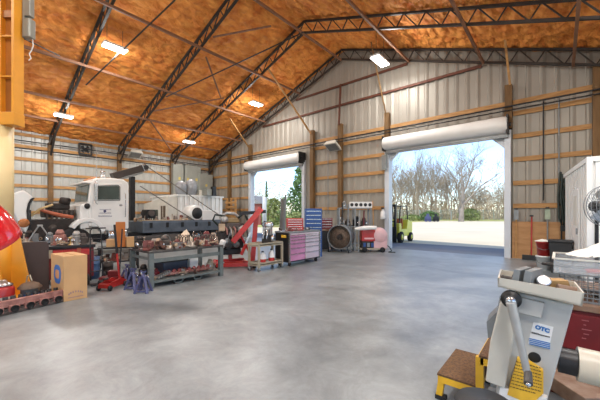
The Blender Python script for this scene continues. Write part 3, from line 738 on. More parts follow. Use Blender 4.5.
# jack stands
def jack_stand(p, rz, label):
    t = thing('jack_stand', label, 'jack stand', p, rz)
    for sx in (-1, 1):
        for sy in (-1, 1):
            mb = MB(); mb.bar((sx*.035, sy*.035, .3), (sx*.115, sy*.11, .0), .045, .03); mb.build('leg', NAVY, t)
    mb = MB()
    for s in (-1, 1): mb.bar((-.1, s*.1, .04), (.1, s*.1, .04), .03, .03); mb.bar((s*.1, -.1, .04), (s*.1, .1, .04), .03, .03)
    mb.build('foot_brace', NAVY, t)
    mb = MB(); mb.lathe([(0, .25), (.05, .25), (.04, .33), (.03, .335), (0, .335)], n=14); mb.build('collar', NAVY, t)
    mb = MB(); mb.box(-.016, .016, -.016, .016, .3, .39); mb.prism([(-.05, .41), (-.045, .375), (.045, .375), (.05, .41), (.02, .39), (-.02, .39)], 'xz', -.025, .025); mb.build('ratchet_post', NAVY, t)
    MB().path([(.04, -.04, .3), (.1, -.06, .33), (.14, -.06, .28)], .008, 6).build('pawl_handle', CHROME, t)
q1 = F(134, 289); q2 = F(144, 291.5)
jack_stand(V((q1.x-.02, q1.y, 0)), .5, 'blue jack stand half hidden behind the other jack stand'); jack_stand(V((q2.x+.05, q2.y-.03, 0)), .75, 'blue jack stand standing free before the bench leg')
q3 = F(130, 284); jack_stand(V((q3.x-.1, q3.y-.02, 0)), .2, 'dusty blue jack stand deepest behind the bench end')

# small black table with boxes behind bench end
q = P(119, 260, 8.2); t = thing('work_table', 'small black steel table carrying boxes behind the jack stands', 'table', (q.x, q.y, 0), facing(q))
MB().box(-.48, .48, -.3, .3, .56, .6).build('top', BLKST, t)
for sx in (-.44, .44):
    for sy in (-.26, .26): MB().box(sx-.025, sx+.025, sy-.025, sy+.025, 0, .56).build('leg', BLKST, t)
MB().box(-.45, .45, -.27, .27, .2, .23).build('shelf', BLKST, t)
def carton(p, rz, w, d, h, m, label):
    t = thing('cardboard_box', label, 'box', p, rz); MB().box(-w/2, w/2, -d/2, d/2, 0, h).build('carton', m, t, .005); MB().box(-w/2, w/2, -.02, .02, h, h+.002).build('tape', BEIGE, t)
carton(on(120.5, 8.05, .6), facing(q), .22, .2, .66, mat('amber_box', '#b46a2c', .6, 0, .2, 4), 'tall amber brown box on the black steel table')
carton(on(131, 8.1, .6), facing(q)+.2, .24, .26, .26, CARD, 'tan cardboard box on the black table beside the bench')
carton(on(112, 8.1, .6), facing(q)-.2, .22, .22, .2, CARD, 'small tan box on the black table beside the hand truck')

# ================================================================== WORKBENCH
t = thing('workbench', 'long grey green steel workbench heaped with engine parts', 'workbench', (-6.08, 2.55, 0), 0)
BL, BD = 1.72, 1.0     # length along y, depth to -x
MB().box(-BD, 0, 0, BL, .69, .735).build('top', BENCHT, t, .006)
for x in (-.04, -BD+.04):
    for y in (.05, BL-.05): MB().box(x-.045, x+.045, y-.045, y+.045, 0, .69).build('leg', BENCHG, t)
mb = MB().box(-.035, -.015, .05, BL-.05, .5, .58); mb.build('front_rail', BENCHG, t); MB().box(-BD+.05, -.05, .03, .06, .55, .6).build('end_rail', BENCHG, t)
MB().box(-BD+.03, -.0, .06, BL-.06, .1, .14).build('lower_shelf', BENCHG, t)
MB().box(-BD-.0, -BD+.03, .1, BL*.72, .735, .98).build('back_plate', BENCHT, t)
for y in (.55, 1.0): 
    mb = MB(); mb.box(-.12, -.08, y, y+.2, .0, .03).box(-.12, -.08, y, y+.025, .0, .1).box(-.12, -.08, y+.175, y+.2, 0, .1); mb.build('foot_bracket', BENCHG, t)
BX, BY, BZ = -6.08, 2.55, .735
def bpos(u, v, z=BZ): return V((BX-v*BD, BY+u*BL, z))   # u along the bench, v towards the back
def part_gear(name, label, p, r, h, m, rz=0):
    t = thing(name, label, 'engine part', p, rz); pts = []
    for k in range(36): a = 2*math.pi*k/36; rr = r*(1 if k % 2 else .88); pts.append((rr*math.cos(a), rr*math.sin(a)))
    MB().prism(pts, 'xy', 0, h).build('gear_ring', m, t); MB().lathe([(0, h), (r*.4, h), (r*.4, h*1.8), (r*.2, h*1.9), (0, h*1.9)], n=14).build('hub', m, t)
def piston(p, rz, s, label, m=ALU, grp=None):
    t = thing('piston', label, 'piston', p, rz, grp)
    MB().lathe([(0, 0), (.04*s, 0), (.043*s, .03*s), (.043*s, .07*s), (.04*s, .072*s), (.043*s, .075*s), (.043*s, .085*s), (.04*s, .087*s), (.043*s, .09*s), (.043*s, .1*s), (0, .1*s)], n=18).build('crown', m, t)
    MB().bar((0, 0, .09*s), (.01, 0, .19*s), .022*s, .015*s).build('connecting_rod', CAST, t); MB().ring((.012, 0, .21*s), .022*s, .008*s, (0, 1, 0), 14, 6).build('rod_end', CAST, t)
    return t
pt = piston(bpos(.44, .25), .3, 1.15, 'pale piston with rod up in the row before the white rag', ALU, 'row of pistons on the bench'); index_kids(pt)
for k in range(1, 9):
    o = copy_tree(pt); o.location = bpos(.44+.036*k+(.012 if k > 4 else 0), .25+.02*math.sin(k*2)); o.rotation_euler = (0, 0, k*.7)
pb = piston(bpos(.76, .22), .2, 1.1, 'dull piston in the row toward the far end of the bench', CAST, 'far row of pistons on the bench'); index_kids(pb)
for k in range(1, 6):
    o = copy_tree(pb); o.location = bpos(.76+.034*k, .22+.02*math.cos(k*2)); o.rotation_euler = (0, 0, k)
def injector(p, rz, label, m, L=.3, tilt=.2, grp=None):
    t = thing('rocker_shaft', label, 'engine part', p, rz, grp)
    MB().tube((-L/2, 0, .03), (L/2, 0, .03+tilt*L), .018, n=8).build('shaft', CHROME, t)
    mb = MB()
    for k in range(6): x = -L/2+L*(k+.5)/6; mb.box(x-.015, x+.015, -.05, .06, .012+tilt*(x+L/2), .07+tilt*(x+L/2))
    mb.build('rocker_arms', m, t)
injector(bpos(.2, .62), 1.4, 'red rocker shaft lying at the back of the bench', RED, .5, .0)
injector(bpos(.36, .72), 1.6, 'dark red rocker shaft against the bench back plate', DKRED, .45, .05)
injector(bpos(.08, .4), .9, 'dark rocker shaft at the jack stand end of the bench', CAST, .34, .05)
injector(bpos(.18, .22), 1.9, 'oily black rocker shaft near the front corner of the bench', DARKE, .36, 0)
casting('valve_housing', 'dark iron valve housing near the bench corner', bpos(.26, .3), .6, 0.84, CAST)
casting('thermostat_housing', 'beige thermostat housing lying before the red shafts', bpos(.31, .5), 1.4, 0.74, BEIGE)
casting('fuel_pump', 'dark fuel pump at the back corner of the bench', bpos(.06, .7), .5, 0.81, DARKE)
casting('throttle_body', 'tan throttle body beside the finned block', bpos(.22, .45), 2.2, 0.65, mat('tan_casting', '#b39a80', .6, .2, .25, 12))
casting('oil_cooler', 'red oil cooler housing at the far end of the bench', bpos(.9, .45), .4, .95, DKRED)
casting('turbo_housing', 'pale turbocharger housing atop the far bench end', bpos(.95, .3), 1.8, .85, mat('turbo_tan', '#a08c7c', .6, .3, .3, 10))
casting('filter_head', 'small red and grey filter head by the far pistons', bpos(.72, .4), 2, .55, RED)
t = thing('finned_casting', 'finned grey cylinder head block on the bench before the ring', 'engine part', bpos(.385, .2), .1)
MB().box(-.08, .08, -.09, .09, 0, .05).build('block', ALU, t)
mb = MB()
for k in range(6): mb.box(-.075, .075, -.08+k*.03, -.066+k*.03, .05, .13)
mb.build('fins', ALU, t)
part_gear('timing_gear', 'flat dark timing gear lying at the bench corner', bpos(.1, .15), .09, .03, CAST)
part_gear('cam_gear', 'grey cam gear lying in front of the pistons', bpos(.52, .1), .06, .03, GREY)
part_gear('crank_gear', 'dark crank gear near the far front edge of the bench', bpos(.84, .1), .07, .03, DARKE)
mb = MB().ring((0, 0, .14), .125, .012, (1, .3, 0), 28, 7); single('hose_ring', mb, GREY, 'grey hose ring standing upright at the bench back', 'hose', bpos(.36, .62, BZ), 0)
single('shop_rag', MB().heap((0, 0, 0), .26, .2, .36, 4, 26, 1.5), TAN, 'heap of pale rags behind the row of pistons', 'rag', bpos(.6, .5))
t = thing('parts_bin', 'dark blue bin on the bench lower shelf', 'bin', bpos(.42, .6, .14)); MB().box(-.25, .25, -.28, .28, 0, .3).build('bin_body', mat('bin_navy', '#263247', .5, 0, .2, 5), t, .01); MB().box(-.26, .26, -.29, .29, .28, .31).build('rim', BLKST, t)
carton(bpos(.66, .4, .14), 0, .2, .2, .34, WHITE, 'white box standing on the bench lower shelf')
t = thing('spare_manifold', 'long pinkish red manifold lying on the bench lower shelf', 'engine part', bpos(.25, .25, .14))
mb = MB().box(-.07, .07, 0, 1.05, .03, .09); mb.build('log', PINKM, t, .015)
mb = MB()
for k in range(9): mb.lathe([(0, .12), (.03, .12), (.045, .07), (.045, 0)], (.0, .06+k*.117, .03), (.5, 0, 1), 12)
mb.build('runners', mat('faded_red', '#97504c', .6, .1, .3, 10), t)
casting('brake_caliper', 'red brake caliper on the lower shelf near the jack stands', bpos(.15, .3, .14), .4, .6, DKRED)
casting('heavy_casting', 'black casting at the near end of the lower shelf', bpos(.08, .6, .14), .8, .8, DARKE)
casting('spare_pump', 'tan pump on the lower shelf at the far bench end', bpos(.9, .3, .14), .8, .75, BEIGE)
injector(bpos(.2, .15, .14), 1.8, 'pale rocker shaft on the lower shelf front edge', ALU, .3, .25)

def fit_elbow(m, nm): return MB().path([(0, 0, .02), (.05, 0, .025), (.08, 0, .05), (.085, 0, .1)], [.028, .022, .022, .028], 9).build(nm, m)
def fit_bracket(m, nm): return MB().prism([(-.08, 0), (.08, 0), (.08, .02), (.02, .03), (.015, .09), (-.02, .11), (-.03, .03), (-.08, .02)], 'xz', -.03, .03).build(nm, m, None, .004)
def fit_ring(m, nm): return MB().lathe([(.035, 0), (.07, 0), (.07, .03), (.05, .035), (.05, .07), (.035, .07), (.035, 0)], n=18).build(nm, m)
def fit_rod(m, nm): return MB().bar((-.1, 0, .03), (.08, 0, .06), .03, .02).lathe([(.02, -.015), (.04, -.015), (.04, .015), (.02, .015), (.02, -.015)], (-.12, 0, .03), (0, 1, 0), 14).lathe([(.012, -.012), (.026, -.012), (.026, .012), (.012, .012), (.012, -.012)], (.1, 0, .06), (0, 1, 0), 12).build(nm, m)
def fit_valve(m, nm): return MB().lathe([(0, 0), (.035, 0), (.035, .01), (.01, .025), (.01, .13), (.016, .14), (0, .145)], n=14).build(nm, m)
FITS = {'elbow_fitting': (fit_elbow, mat('rust_fitting', '#5f4238', .7, .2, .35, 12), 'rust brown pipe elbow', 'fitting'),
 'steel_bracket': (fit_bracket, mat('dull_fitting', '#8a8078', .5, .4, .3, 12), 'dull grey steel bracket', 'bracket'),
 'bearing_ring': (fit_ring, mat('bright_fitting', '#8f867c', .35, .6, .2, 12), 'bright bearing ring', 'bearing'),
 'connecting_rod': (fit_rod, mat('tan_fitting', '#ae947a', .55, .2, .3, 12), 'tan connecting rod', 'connecting rod'),
 'engine_valve': (fit_valve, mat('pale_fitting', '#b5a594', .4, .4, .2, 12), 'pale engine valve standing upright', 'valve'),
 'red_bracket': (fit_bracket, mat('red_fitting', '#6e3a34', .5, 0, .3, 12), 'faded red bracket', 'bracket')}
FP = {}
def scatter(where, grp, spots, seed, kinds=None, smin=.9, smax=1.5):
    R = random.Random(seed); ks = kinds or list(FITS)
    for i, p in enumerate(spots):
        k = ks[i % len(ks)]; fn, m, lab, cat = FITS[k]
        if k not in FP: FP[k] = fn(m, k); o = FP[k]
        else: o = FP[k].copy(); COL.objects.link(o)
        sc = R.uniform(smin, smax); o.location = p; o.rotation_euler = (0, 0, R.uniform(0, 6.28)); o.scale = (sc,)*3
        tag(o, lab+' '+where, cat, lab+'s '+grp)
R = random.Random(21)
scatter('in the heap of small parts on the long workbench', 'heaped on the workbench', [bpos(R.uniform(.04, .98), R.uniform(.06, .8)) for _ in range(90)], 1, smin=1., smax=1.9)
scatter('on the lower shelf of the long workbench', 'on the bench lower shelf', [bpos(R.uniform(.06, .95), R.uniform(.1, .5), .14) for _ in range(24)], 2)
rc = facing(P(70, 250, 6.6)); 
def cartp(x, y, c, rz, z): return V((c.x+math.cos(rz)*x-math.sin(rz)*y, c.y+math.sin(rz)*x+math.cos(rz)*y, z))
c_ = P(70, 250, 6.6); scatter('on top of the red tool cart', 'on the red tool cart', [cartp(R.uniform(-.38, .38), R.uniform(-.18, .22), c_, rc, .8) for _ in range(16)], 3)
c_ = P(38, 240, 7.0); scatter('on the black steel stand behind the leaning panel', 'on the black steel stand', [cartp(R.uniform(-.4, .4), R.uniform(-.2, .2), c_, facing(c_), .82) for _ in range(14)], 4)
c_ = P(119, 260, 8.2); scatter('on the lower shelf of the black steel table', 'on the black table shelf', [cartp(R.uniform(-.4, .4), R.uniform(-.22, .2), c_, facing(c_), .23) for _ in range(14)], 5, smin=1.3, smax=2.)
scatter('on top of the pink tool chest', 'on the tool chest top', [V((-5.69-R.uniform(.08, .5), 6.16+R.uniform(.08, 1.3), .981)) for _ in range(14)], 6, ['bearing_ring', 'red_bracket', 'steel_bracket', 'elbow_fitting'], .7, 1.)
c_ = V((-13.2, 6.4, 1.165)); scatter('on the deck of the tow truck', 'on the truck deck', [V((-12.6-R.uniform(0, .8), 5.1+R.uniform(0, 2.1), 1.165 if True else 0)) for _ in range(18)], 7, smin=1.6, smax=2.6)
# bulkier dark clutter between truck and hand truck
for px, py, d, w, h, m, l in ((93, 275, 6.9, .26, .5, mat('drum_blue', '#3c5c86', .5, 0, .15, 4), 'dull blue drum behind the hand truck'), (108, 275, 7.2, .22, .34, DARKE, 'oily black drum between hand truck and black table'), (84, 268, 7.6, .3, .6, BLKST, 'tall black drum behind the red tool cart')):
    q = P(px, py, d); t = thing('oil_drum', l, 'drum', (q.x, q.y, 0))
    MB().lathe([(0, 0), (w*.5, 0), (w*.5, h*.32), (w*.53, h*.34), (w*.5, h*.36), (w*.5, h*.66), (w*.53, h*.68), (w*.5, h*.7), (w*.5, h), (w*.46, h), (w*.46, h-.015), (0, h-.015)], n=24).build('drum_shell', m, t); MB().lathe([(0, h-.015), (.03, h-.015), (.03, h+.005), (0, h+.005)], (w*.2, 0, 0), n=10).build('bung', GREY, t)
# ================================================================== TRUCK
TX = -12.4
t = thing('tow_truck', 'white tow truck with tilted hood and exposed engine', 'truck', (TX, 3.2, 0), 0); TR = t
def T(px, py): q = PX(px, py, TX); return (q.y-3.2, q.z)
CW = 1.75
prof = [T(88, 226), T(88, 204), T(90.5, 182.5), T(93, 179.5), T(97, 178), T(112, 177.8), T(124, 179.5), T(128, 182.5), T(129, 186), T(129, 229), T(110, 231)]
MB().prism(prof, 'yz', -CW, 0).build('cab', TRUCKW, t, .05)
# cowl ahead of cab
y0 = T(88, 204)[0]
MB().prism([(y0-.22, .95), (y0+.04, .95), (y0+.04, 1.87), (y0-.22, 1.78)], 'yz', -CW+.02, -.03).build('cowl', TRUCKW, t, .04)
# windshield: pane on the front of the cab, slightly raised
(ya, za), (yb, zb) = T(88.2, 201), T(90.2, 184.5)
mb = MB()
for xa, xb in ((-CW+.12, -CW/2-.02), (-CW/2+.02, -.1)):
    mb.add([(xa, ya-.03, za), (xb, ya-.03, za), (xb, yb-.035, zb), (xa, yb-.035, zb), (xa, ya+.0, za), (xb, ya+.0, za), (xb, yb+.0, zb), (xa, yb+.0, zb)], [(0,1,2,3),(7,6,5,4),(0,4,5,1),(1,5,6,2),(2,6,7,3),(3,7,4,0)])
mb.build('windshield', GLASSD, t)
MB().box(-CW-.02, .0, yb-.2, yb+.06, zb+.04, zb+.09).build('sun_visor', TRUCKW, t, .01)
# door
d0, d1 = T(91.5, 226), T(124, 183.5)
dr = MB().prism([T(91.5, 226), T(91.5, 202), T(95, 184), T(121, 183), T(123, 186), T(123, 226)], 'yz', 0, .02).build('door', TRUCKW, t, .012)
MB().prism([T(97.5, 199.8), T(98.6, 186.5), T(117.5, 185.8), T(119, 187), T(119, 199.6)], 'yz', .018, .026).build('window', GLASSD, dr)
mb = MB(); pts = [T(97, 200.5), T(98, 186), T(117.6, 185.2), T(119.6, 187), T(119.6, 200.3)]
for a, b in zip(pts, pts[1:]+pts[:1]): mb.bar((.026, *a), (.026, *b), .02)
mb.build('window_seal', BLACK, dr)
MB().box(.02, .045, T(119, 205)[0], T(122, 205)[0], T(119, 206)[1], T(119, 204.4)[1]).build('handle', CHROME, dr)
# door lettering: three faint lines with a small dark emblem
mb = MB(); R = random.Random(2)
for py, xs, h in ((209.5, (99.5, 110.5), .035), (213, (98.6, 111), .04), (216, (98.2, 112), .055)):
    x = xs[0]
    while x < xs[1]:
        w = R.uniform(.35, .7); (yy, zz) = T(x, py); (y2, _) = T(x+w, py); mb.box(.02, .024, yy, y2, zz-h/2, zz+h/2*R.uniform(.4, 1)); x += w+.28
mb.build('door_lettering', GREYP, dr)
(yy, zz) = T(104.6, 211.3); MB().prism([(yy-.05, zz), (yy, zz-.06), (yy+.05, zz), (yy+.03, zz+.05), (yy-.03, zz+.05)], 'yz', .02, .026).build('door_emblem', mat('emblem_indigo', '#3c3f66', .5), dr)
(yg, zg) = T(124.8, 205); mb = MB(); mb.path([(.02, yg, zg-.45), (.07, yg, zg-.42), (.07, yg, zg+.42), (.02, yg, zg+.45)], .013, 7); mb.build('grab_bar', CHROME, t)
# mirrors
(ym, zm) = T(95.5, 190)
for x0, s in ((.02, 1), (-CW-.02, -1)):
    mb = MB(); mb.path([(x0, ym+.05, zm+.35), (x0+s*.2, ym-.05, zm+.3), (x0+s*.2, ym-.05, zm-.45), (x0, ym+.05, zm-.5)], .014, 7); mb.box(x0+s*.2-.09, x0+s*.2+.09, ym-.09, ym-.02, zm-.4, zm+.22); mb.build('mirror', CHROME, t)
MB().ball((.03, T(87, 206)[0], T(87, 206)[1]), (.05, .09, .1), 14, 8).build('round_mirror', BLACK, t)
# roof lamps, horn, antenna
(yr, zr_) = T(106, 178)
for k in range(5): MB().ball((-.25-k*.31, T(97, 178)[0], zr_+.01), (.03, .05, .03), 10, 6).build('marker_lamp', mat('amber_lens', '#c9895a', .3), t)
MB().lathe([(.0, 0), (.09, 0), (.1, .08), (.06, .12), (.06, .2), (.09, .22), (.08, .28), (0, .3)], (-.35, yr, zr_), n=18).build('beacon', CHROME, t)
MB().tube((-.05, T(97, 160)[0], zr_-.1), (-.05, T(97, 160)[0], zr_+.95), .012, n=6).build('antenna', CHROME, t)
# fender and step tanks
pts = []
for k in range(9): a = math.radians(150-k*17); pts.append((y0-.02+.55*math.cos(a), .72+.62*math.sin(a)))
for k in range(8, -1, -1): a = math.radians(150-k*17); pts.append((y0-.02+.43*math.cos(a), .72+.48*math.sin(a)))
MB().prism(pts, 'yz', -.3, .06).build('fender', TRUCKW, t, .015)
MB().lathe([(0, -.32), (.26, -.32), (.29, -.28), (.29, .28), (.26, .32), (0, .32)], (-.25, y0+.95, .68), (0, 1, 0), 24).build('fuel_tank', CHROME, t)
MB().box(-.35, .1, y0+.35, y0+.6, .45, .52).build('step', CHROME, t)
def wheel(par, c, r, w, nm='wheel'):
    o = MB().lathe([(0, -w/2), (r*.55, -w/2), (r*.6, -w*.42), (r*.93, -w/2), (r, -w*.35), (r, w*.35), (r*.93, w/2), (r*.6, w*.42), (r*.55, w/2), (0, w/2)], c, (1, 0, 0), 28).build(nm, RUBBER, par)
    MB().lathe([(0, -w*.56), (r*.2, -w*.56), (r*.25, -w*.4), (r*.5, -w*.52), (r*.5, w*.52), (r*.25, w*.4), (r*.2, w*.56), (0, w*.56)], c, (1, 0, 0), 20).build('hub', CHROME, o)
for x in (-.15, -CW+.15): wheel(t, (x, y0-.35, .5), .5, .28)
for x in (-.25, -CW+.25):
    for y in (4.1, 5.3): wheel(t, (x, y, .5), .5, .5)
mb = MB()
for x in (-.5, -CW+.5): mb.box(x-.05, x+.05, -1.6, 6.3, .45, .7)
mb.build('frame_rails', BLKST, t)
MB().box(-CW-.05, .05, -2.1, -1.95, .45, .75).build('bumper', CHROME, t, .02)
# exposed engine
e = MB(); e.box(-1.3, -.35, -1.75, -.3, .7, 1.3).box(-1.2, -.4, -1.15, -.35, 1.35, 1.62).box(-1.05, -.5, -1.05, -.45, 1.62, 1.85)
eo = e.build('engine', DARKE, t, .04)
MB().path([(-.38, -1.3, 1.62), (-.33, -1.0, 1.5), (-.33, -.75, 1.42), (-.36, -.4, 1.36)], [.05, .06, .07, .06], 9).build('exhaust_pipe', ORG, eo)
MB().path([(-.36, -1.5, 1.4), (-.34, -1.3, 1.62), (-.34, -.95, 1.78)], .035, 8).build('coolant_tube', mat('tube_tan', '#c4a878', .6), eo)
MB().lathe([(0, 0), (.13, 0), (.16, .03), (.16, .2), (.12, .24), (0, .24)], (-.6, -.6, 1.8), (0, .2, 1), 18).build('air_filter', DARKE, eo)
for k in range(6):
    MB().tube((-.4, -1.1+k*.13, 1.1), (-.36, -1.1+k*.13, 1.6), .035, n=8).build('injector_line', CAST, eo)
for k, c in enumerate(((-.42, -.5, 1.05), (-.4, -.95, 1.0))): MB().lathe([(0, 0), (.1, 0), (.12, .02), (.12, .06), (0, .07)], c, (1, 0, 0), 18).build('pulley', CAST, eo)
MB().box(-1.45, -.3, -1.62, -1.5, .8, 1.6).build('radiator', BLKST, t)
# tilted hood
hp = [T(11, 196), T(15, 192.5), T(23.5, 190), T(28, 193), T(33.5, 197.3), T(30.5, 199.5), T(28, 204), T(26.6, 211), T(27.4, 219), T(29.5, 224.5), T(25.8, 233), T(19, 223), T(14, 213), T(10, 205)]
MB().prism(hp, 'yz', -CW+.05, .03).build('hood', TRUCKW, t, .04)
mb = MB(); arc = [T(33.5, 197.6), T(31, 200), T(28.6, 204.5), T(27.2, 211), T(28, 219), T(30.5, 225)]
arc2 = [T(34.6, 198.2), T(32.2, 201), T(30.2, 205.5), T(29.2, 211), T(30, 218.5), T(32.5, 224)]
MB().prism(arc+arc2[::-1], 'yz', -.5, .05).build('wheel_arch_liner', BLACK, t)
(yh, zh) = T(23.8, 223); MB().lathe([(0, .05), (.1, .045), (.13, .02), (.14, -.03)], (.04, yh, zh), (1, 0, 0), 20).build('headlight', mat('lens_amber', '#a86a3c', .2, .2, .2, 5), t)
# deck
MB().box(-CW-.1, .05, 1.75, 6.2, .72, 1.16).build('deck', DECK, t, .02)
for k in range(7): MB().box(.05, .09, 2.0+k*.66, 2.1+k*.66, .92, 1.12).build('stake_pocket', BLKST, t)
MB().box(-.5, .02, 2.1, 3.3, .25, .68).build('side_toolbox', BLKST, t, .01)
mb = MB(); mb.box(-.05, .06, 1.75, 6.2, 1.1, 1.2); mb.build('deck_rail', mat('rail_blue_grey', '#69737f', .5, .3, .2, 4), t)
for k in range(3):
    MB().box(-.35-.22*k, -.2-.22*k, 1.9, 3.9, 1.165, 1.22).build('plank', mat('tan_plank', '#c3ad8a', .75, 0, .15, 3), t)
# mast and boom
q = PX(132, 200, -13.3); my = q.y-3.2; mx = -13.3-TX
MB().box(mx-.09, mx+.09, my-.09, my+.09, 1.2, 3.0).build('mast', BLKST, t)
bp0 = PX(112, 176.5, -13.1); bp1 = PX(141.5, 168.5, -13.1)
loc = lambda q: V((q.x-TX, q.y-3.2, q.z))
MB().bar(loc(bp0), loc(bp1), .36, .26).build('boom', mat('boom_dark', '#38302c', .5, .2, .25, 4), t, .02)
d = (loc(bp1)-loc(bp0)).normalized()
MB().bar(loc(bp0)-d*-.2-V((0, 0, .19)), loc(bp1)-V((0, 0, .19)), .28, .06).build('boom_rail', GREY, t)
MB().bar(loc(bp1), loc(bp1)+d*.18, .34, .3).build('boom_head', CHROME, t, .02)
MB().tube(loc(bp1)+d*.12+V((-.2, 0, 0)), loc(bp1)+d*.12+V((.2, 0, 0)), .1, n=16).build('sheave', BLKST, t)
for (a, b) in (((145, 165), (228, 221)), ((140, 186), (197, 222))):
    MB().tube(loc(PX(*a, -13.0)), loc(PX(*b, -12.5)), .022, n=7).build('stay_cable', ROPE, t)
MB().box(-.7, -.2, 2.0, 2.35, 1.3, 1.65).build('winch_box', BLKST, t, .02)
MB().tube((-.9, 2.15, 1.5), (-.1, 2.15, 1.5), .12, n=14).build('winch_drum', CAST, t)
# generator housing on deck
q = PX(203, 220, -12.9); t = thing('generator', 'white generator housing with round black opening on the truck deck', 'generator', (-13.15, q.y, 1.165))
pts = [(-.75, 0), (.75, 0), (.75, .5)]+[(-.05+.0, .5)]+[(-.05-.35+.35*math.cos(math.radians(a)), .2+.35*math.sin(math.radians(a))) for a in range(60, 181, 20)]
MB().box(-.35, .35, -.1, .8, 0, .48).build('housing', WHITE, t, .03)
MB().lathe([(0, -.33), (.34, -.33), (.36, -.3), (.36, .3), (.34, .33), (0, .33)], (0, -.35, .36), (1, 0, 0), 26).build('round_cover', WHITE, t)
MB().lathe([(0, .02), (.22, .02), (.24, 0), (.27, 0), (.27, -.02)], (.335, -.35, .34), (1, 0, 0), 24).build('fan_opening', BLACK, t)
# white container behind
t = thing('storage_container', 'white ribbed storage container with dark windowed end behind the truck', 'container', (-15.1, 7.8, 0))
mb = MB().box(-3.2, -.03, .03, 2.75, .1, 2.42)
for k in range(10): mb.box(-.03, .05, .1+k*.27, .2+k*.27, .15, 2.4)
mb.build('body', WHITE, t); MB().box(-3.25, .05, -.05, 2.8, 2.42, 2.5).build('roof', WHITE, t)
MB().prism([(-3.0, .1), (-.1, .1), (-.1, 2.38), (-3.0, 2.05)], 'xz', -.5, .02).build('end_cabin', OFFW, t, .02)
for a, b, z0, z1 in ((-2.75, -1.95, 1.05, 1.65), (-1.8, -1.2, 1.05, 1.7), (-.85, -.35, .3, 1.9)): 
    w = MB().box(a, b, -.52, -.49, z0, z1).build('window' if z0 > .5 else 'doorway', GLASSD if z0 > .5 else mat('door_brown', '#5a4a3a', .7), t); MB().box((a+b)/2-.02, (a+b)/2+.02, -.53, -.5, z0, z1).build('mullion', OFFW, w)
def bundle(px, d, z, w, h, label):
    q = on(px, d, z); mb = MB(); n = 14; rows = []
    for j in range(7):
        f = j/6; k = .8+.28*math.sin(math.pi*min(1, f*1.05)); rows.append((w*k*(.55 if j == 6 else 1), h*f))
    mb.lathe([(0, 0)]+rows+[(w*.2, h*1.03), (0, h*1.05)], n=9)
    o = single('wrapped_bundle', mb, PLASTW, label, 'bundle', q, .3)
q = on(181, 16.5, 2.5); bundle(181, 16.2, 2.5, .3, .72, 'grey plastic wrapped bundle on the container roof near its end')
bundle(191, 16.6, 2.5, .32, .85, 'taller plastic wrapped bundle in the middle of the container roof')
for px, w, h, m, l in ((200, .35, .3, OFFW, 'small pale box on the container roof beside the tall bundle'), (208, .5, .36, CABG, 'flat grey box at the far end of the container roof'), (213.5, .22, .5, BLKST, 'dark upright box at the very end of the container roof')):
    carton(on(px, 17.0, 2.5), .1, w, w, h, m, l)

# ================================================================== THINGS ON THE SIDE WALL
def elec(y, z0, w, h, d, label, m=CABG, bk=0.):
    t = thing('electrical_cabinet', label, 'cabinet', (XL+.23, y, z0)); MB().box(bk, d, -w/2, w/2, 0, h).build('case', m, t, .01)
    dr = MB().box(d, d+.02, -w/2+.03, w/2-.03, .04, h-.04).build('door', m, t, .006); MB().box(d+.02, d+.045, w/2-.12, w/2-.08, h*.4, h*.48).build('handle', CHROME, dr)
    MB().box(d+.02, d+.024, -.06, .08, h*.52, h*.6).build('label_plate', mat('plate_yellow', '#c8b25c', .5), dr)
ys = [PX(px, 180, XL+.3).y for px in (177.5, 186, 194.5, 206.5)]
elec(ys[0], 2.55, .78, 2.15, .3, 'tall grey wall cabinet nearest the truck boom'); elec(ys[1], 2.55, .68, 2.15, .3, 'tall grey wall cabinet in the middle of the row of three')
elec(ys[2], 2.6, .7, 2.1, .3, 'tall grey wall cabinet closest to the wide wall box'); elec(ys[3]-.25, 2.45, 1.05, 1.75, .42, 'wide grey wall box beside the building corner', CABG, -.155)
q = PX(86, 149, XL+.3); t = thing('wall_fan', 'black square fan mounted high on the eave wall', 'fan', (XL+.2, q.y, q.z))
mb = MB()
for a, b in (((-.27, -.27), (.27, -.27)), ((.27, -.27), (.27, .27)), ((.27, .27), (-.27, .27)), ((-.27, .27), (-.27, -.27))): mb.bar((0, *a), (0, *b), .12, .06)
mb.build('frame', BLACK, t)
mb = MB()
for k in range(4):
    a = k*math.pi/2+.4; mb.add([(-.02, .03*math.cos(a+1.5), .03*math.sin(a+1.5)), (.02, .22*math.cos(a), .22*math.sin(a)), (-.02, .22*math.cos(a+.8), .22*math.sin(a+.8)), (-.03, .22*math.cos(a+.4), .22*math.sin(a+.4))], [(0, 1, 3), (0, 3, 2)])
mb.build('blades', BLKST, t); MB().lathe([(0, -.06), (.07, -.06), (.07, .05), (0, .06)], axis=(1, 0, 0), n=14).build('motor', BLACK, t); MB().box(-.2, -.06, -.05, .05, -.05, .05).build('mount_bracket', BLACK, t)
def heater(p, rz, label):
    t = thing('hanging_heater', label, 'heater', p, rz)
    mb = MB(); mb.xf = Matrix.Rotation(-.5, 4, 'X'); mb.prism([(-.35, -.08), (.35, -.08), (.25, .1), (-.25, .1)], 'xz', -.28, .28); mb.build('reflector', OFFW, t, .01)
    mb = MB(); mb.xf = Matrix.Rotation(-.5, 4, 'X')
    mb.box(-.28, .28, -.22, .22, -.095, -.08); mb.build('grille', GREY, t)
    MB().bar((0, .05, .08), (0, .35, .3), .04).build('arm', STEEL, t)
q = PX(135, 154, XL+.6); heater(q, math.pi/2, 'pale tilted unit heater on the eave wall above the boom')
q = PY(333, 146, DY-.6); heater(q, 0, 'pale tilted unit heater on the end wall by the fan post')
q = PY(384, 163, DY-.35); t = thing('switch_box', 'small grey switch box on the end wall beside the wide door', 'box', (q.x, DY-.28, q.z-.3)); MB().box(-.1, .1, -.1, .0, 0, .65).build('case', CABG, t, .01); MB().box(-.08, .08, -.115, -.1, .05, .6).build('cover', GREY, t)

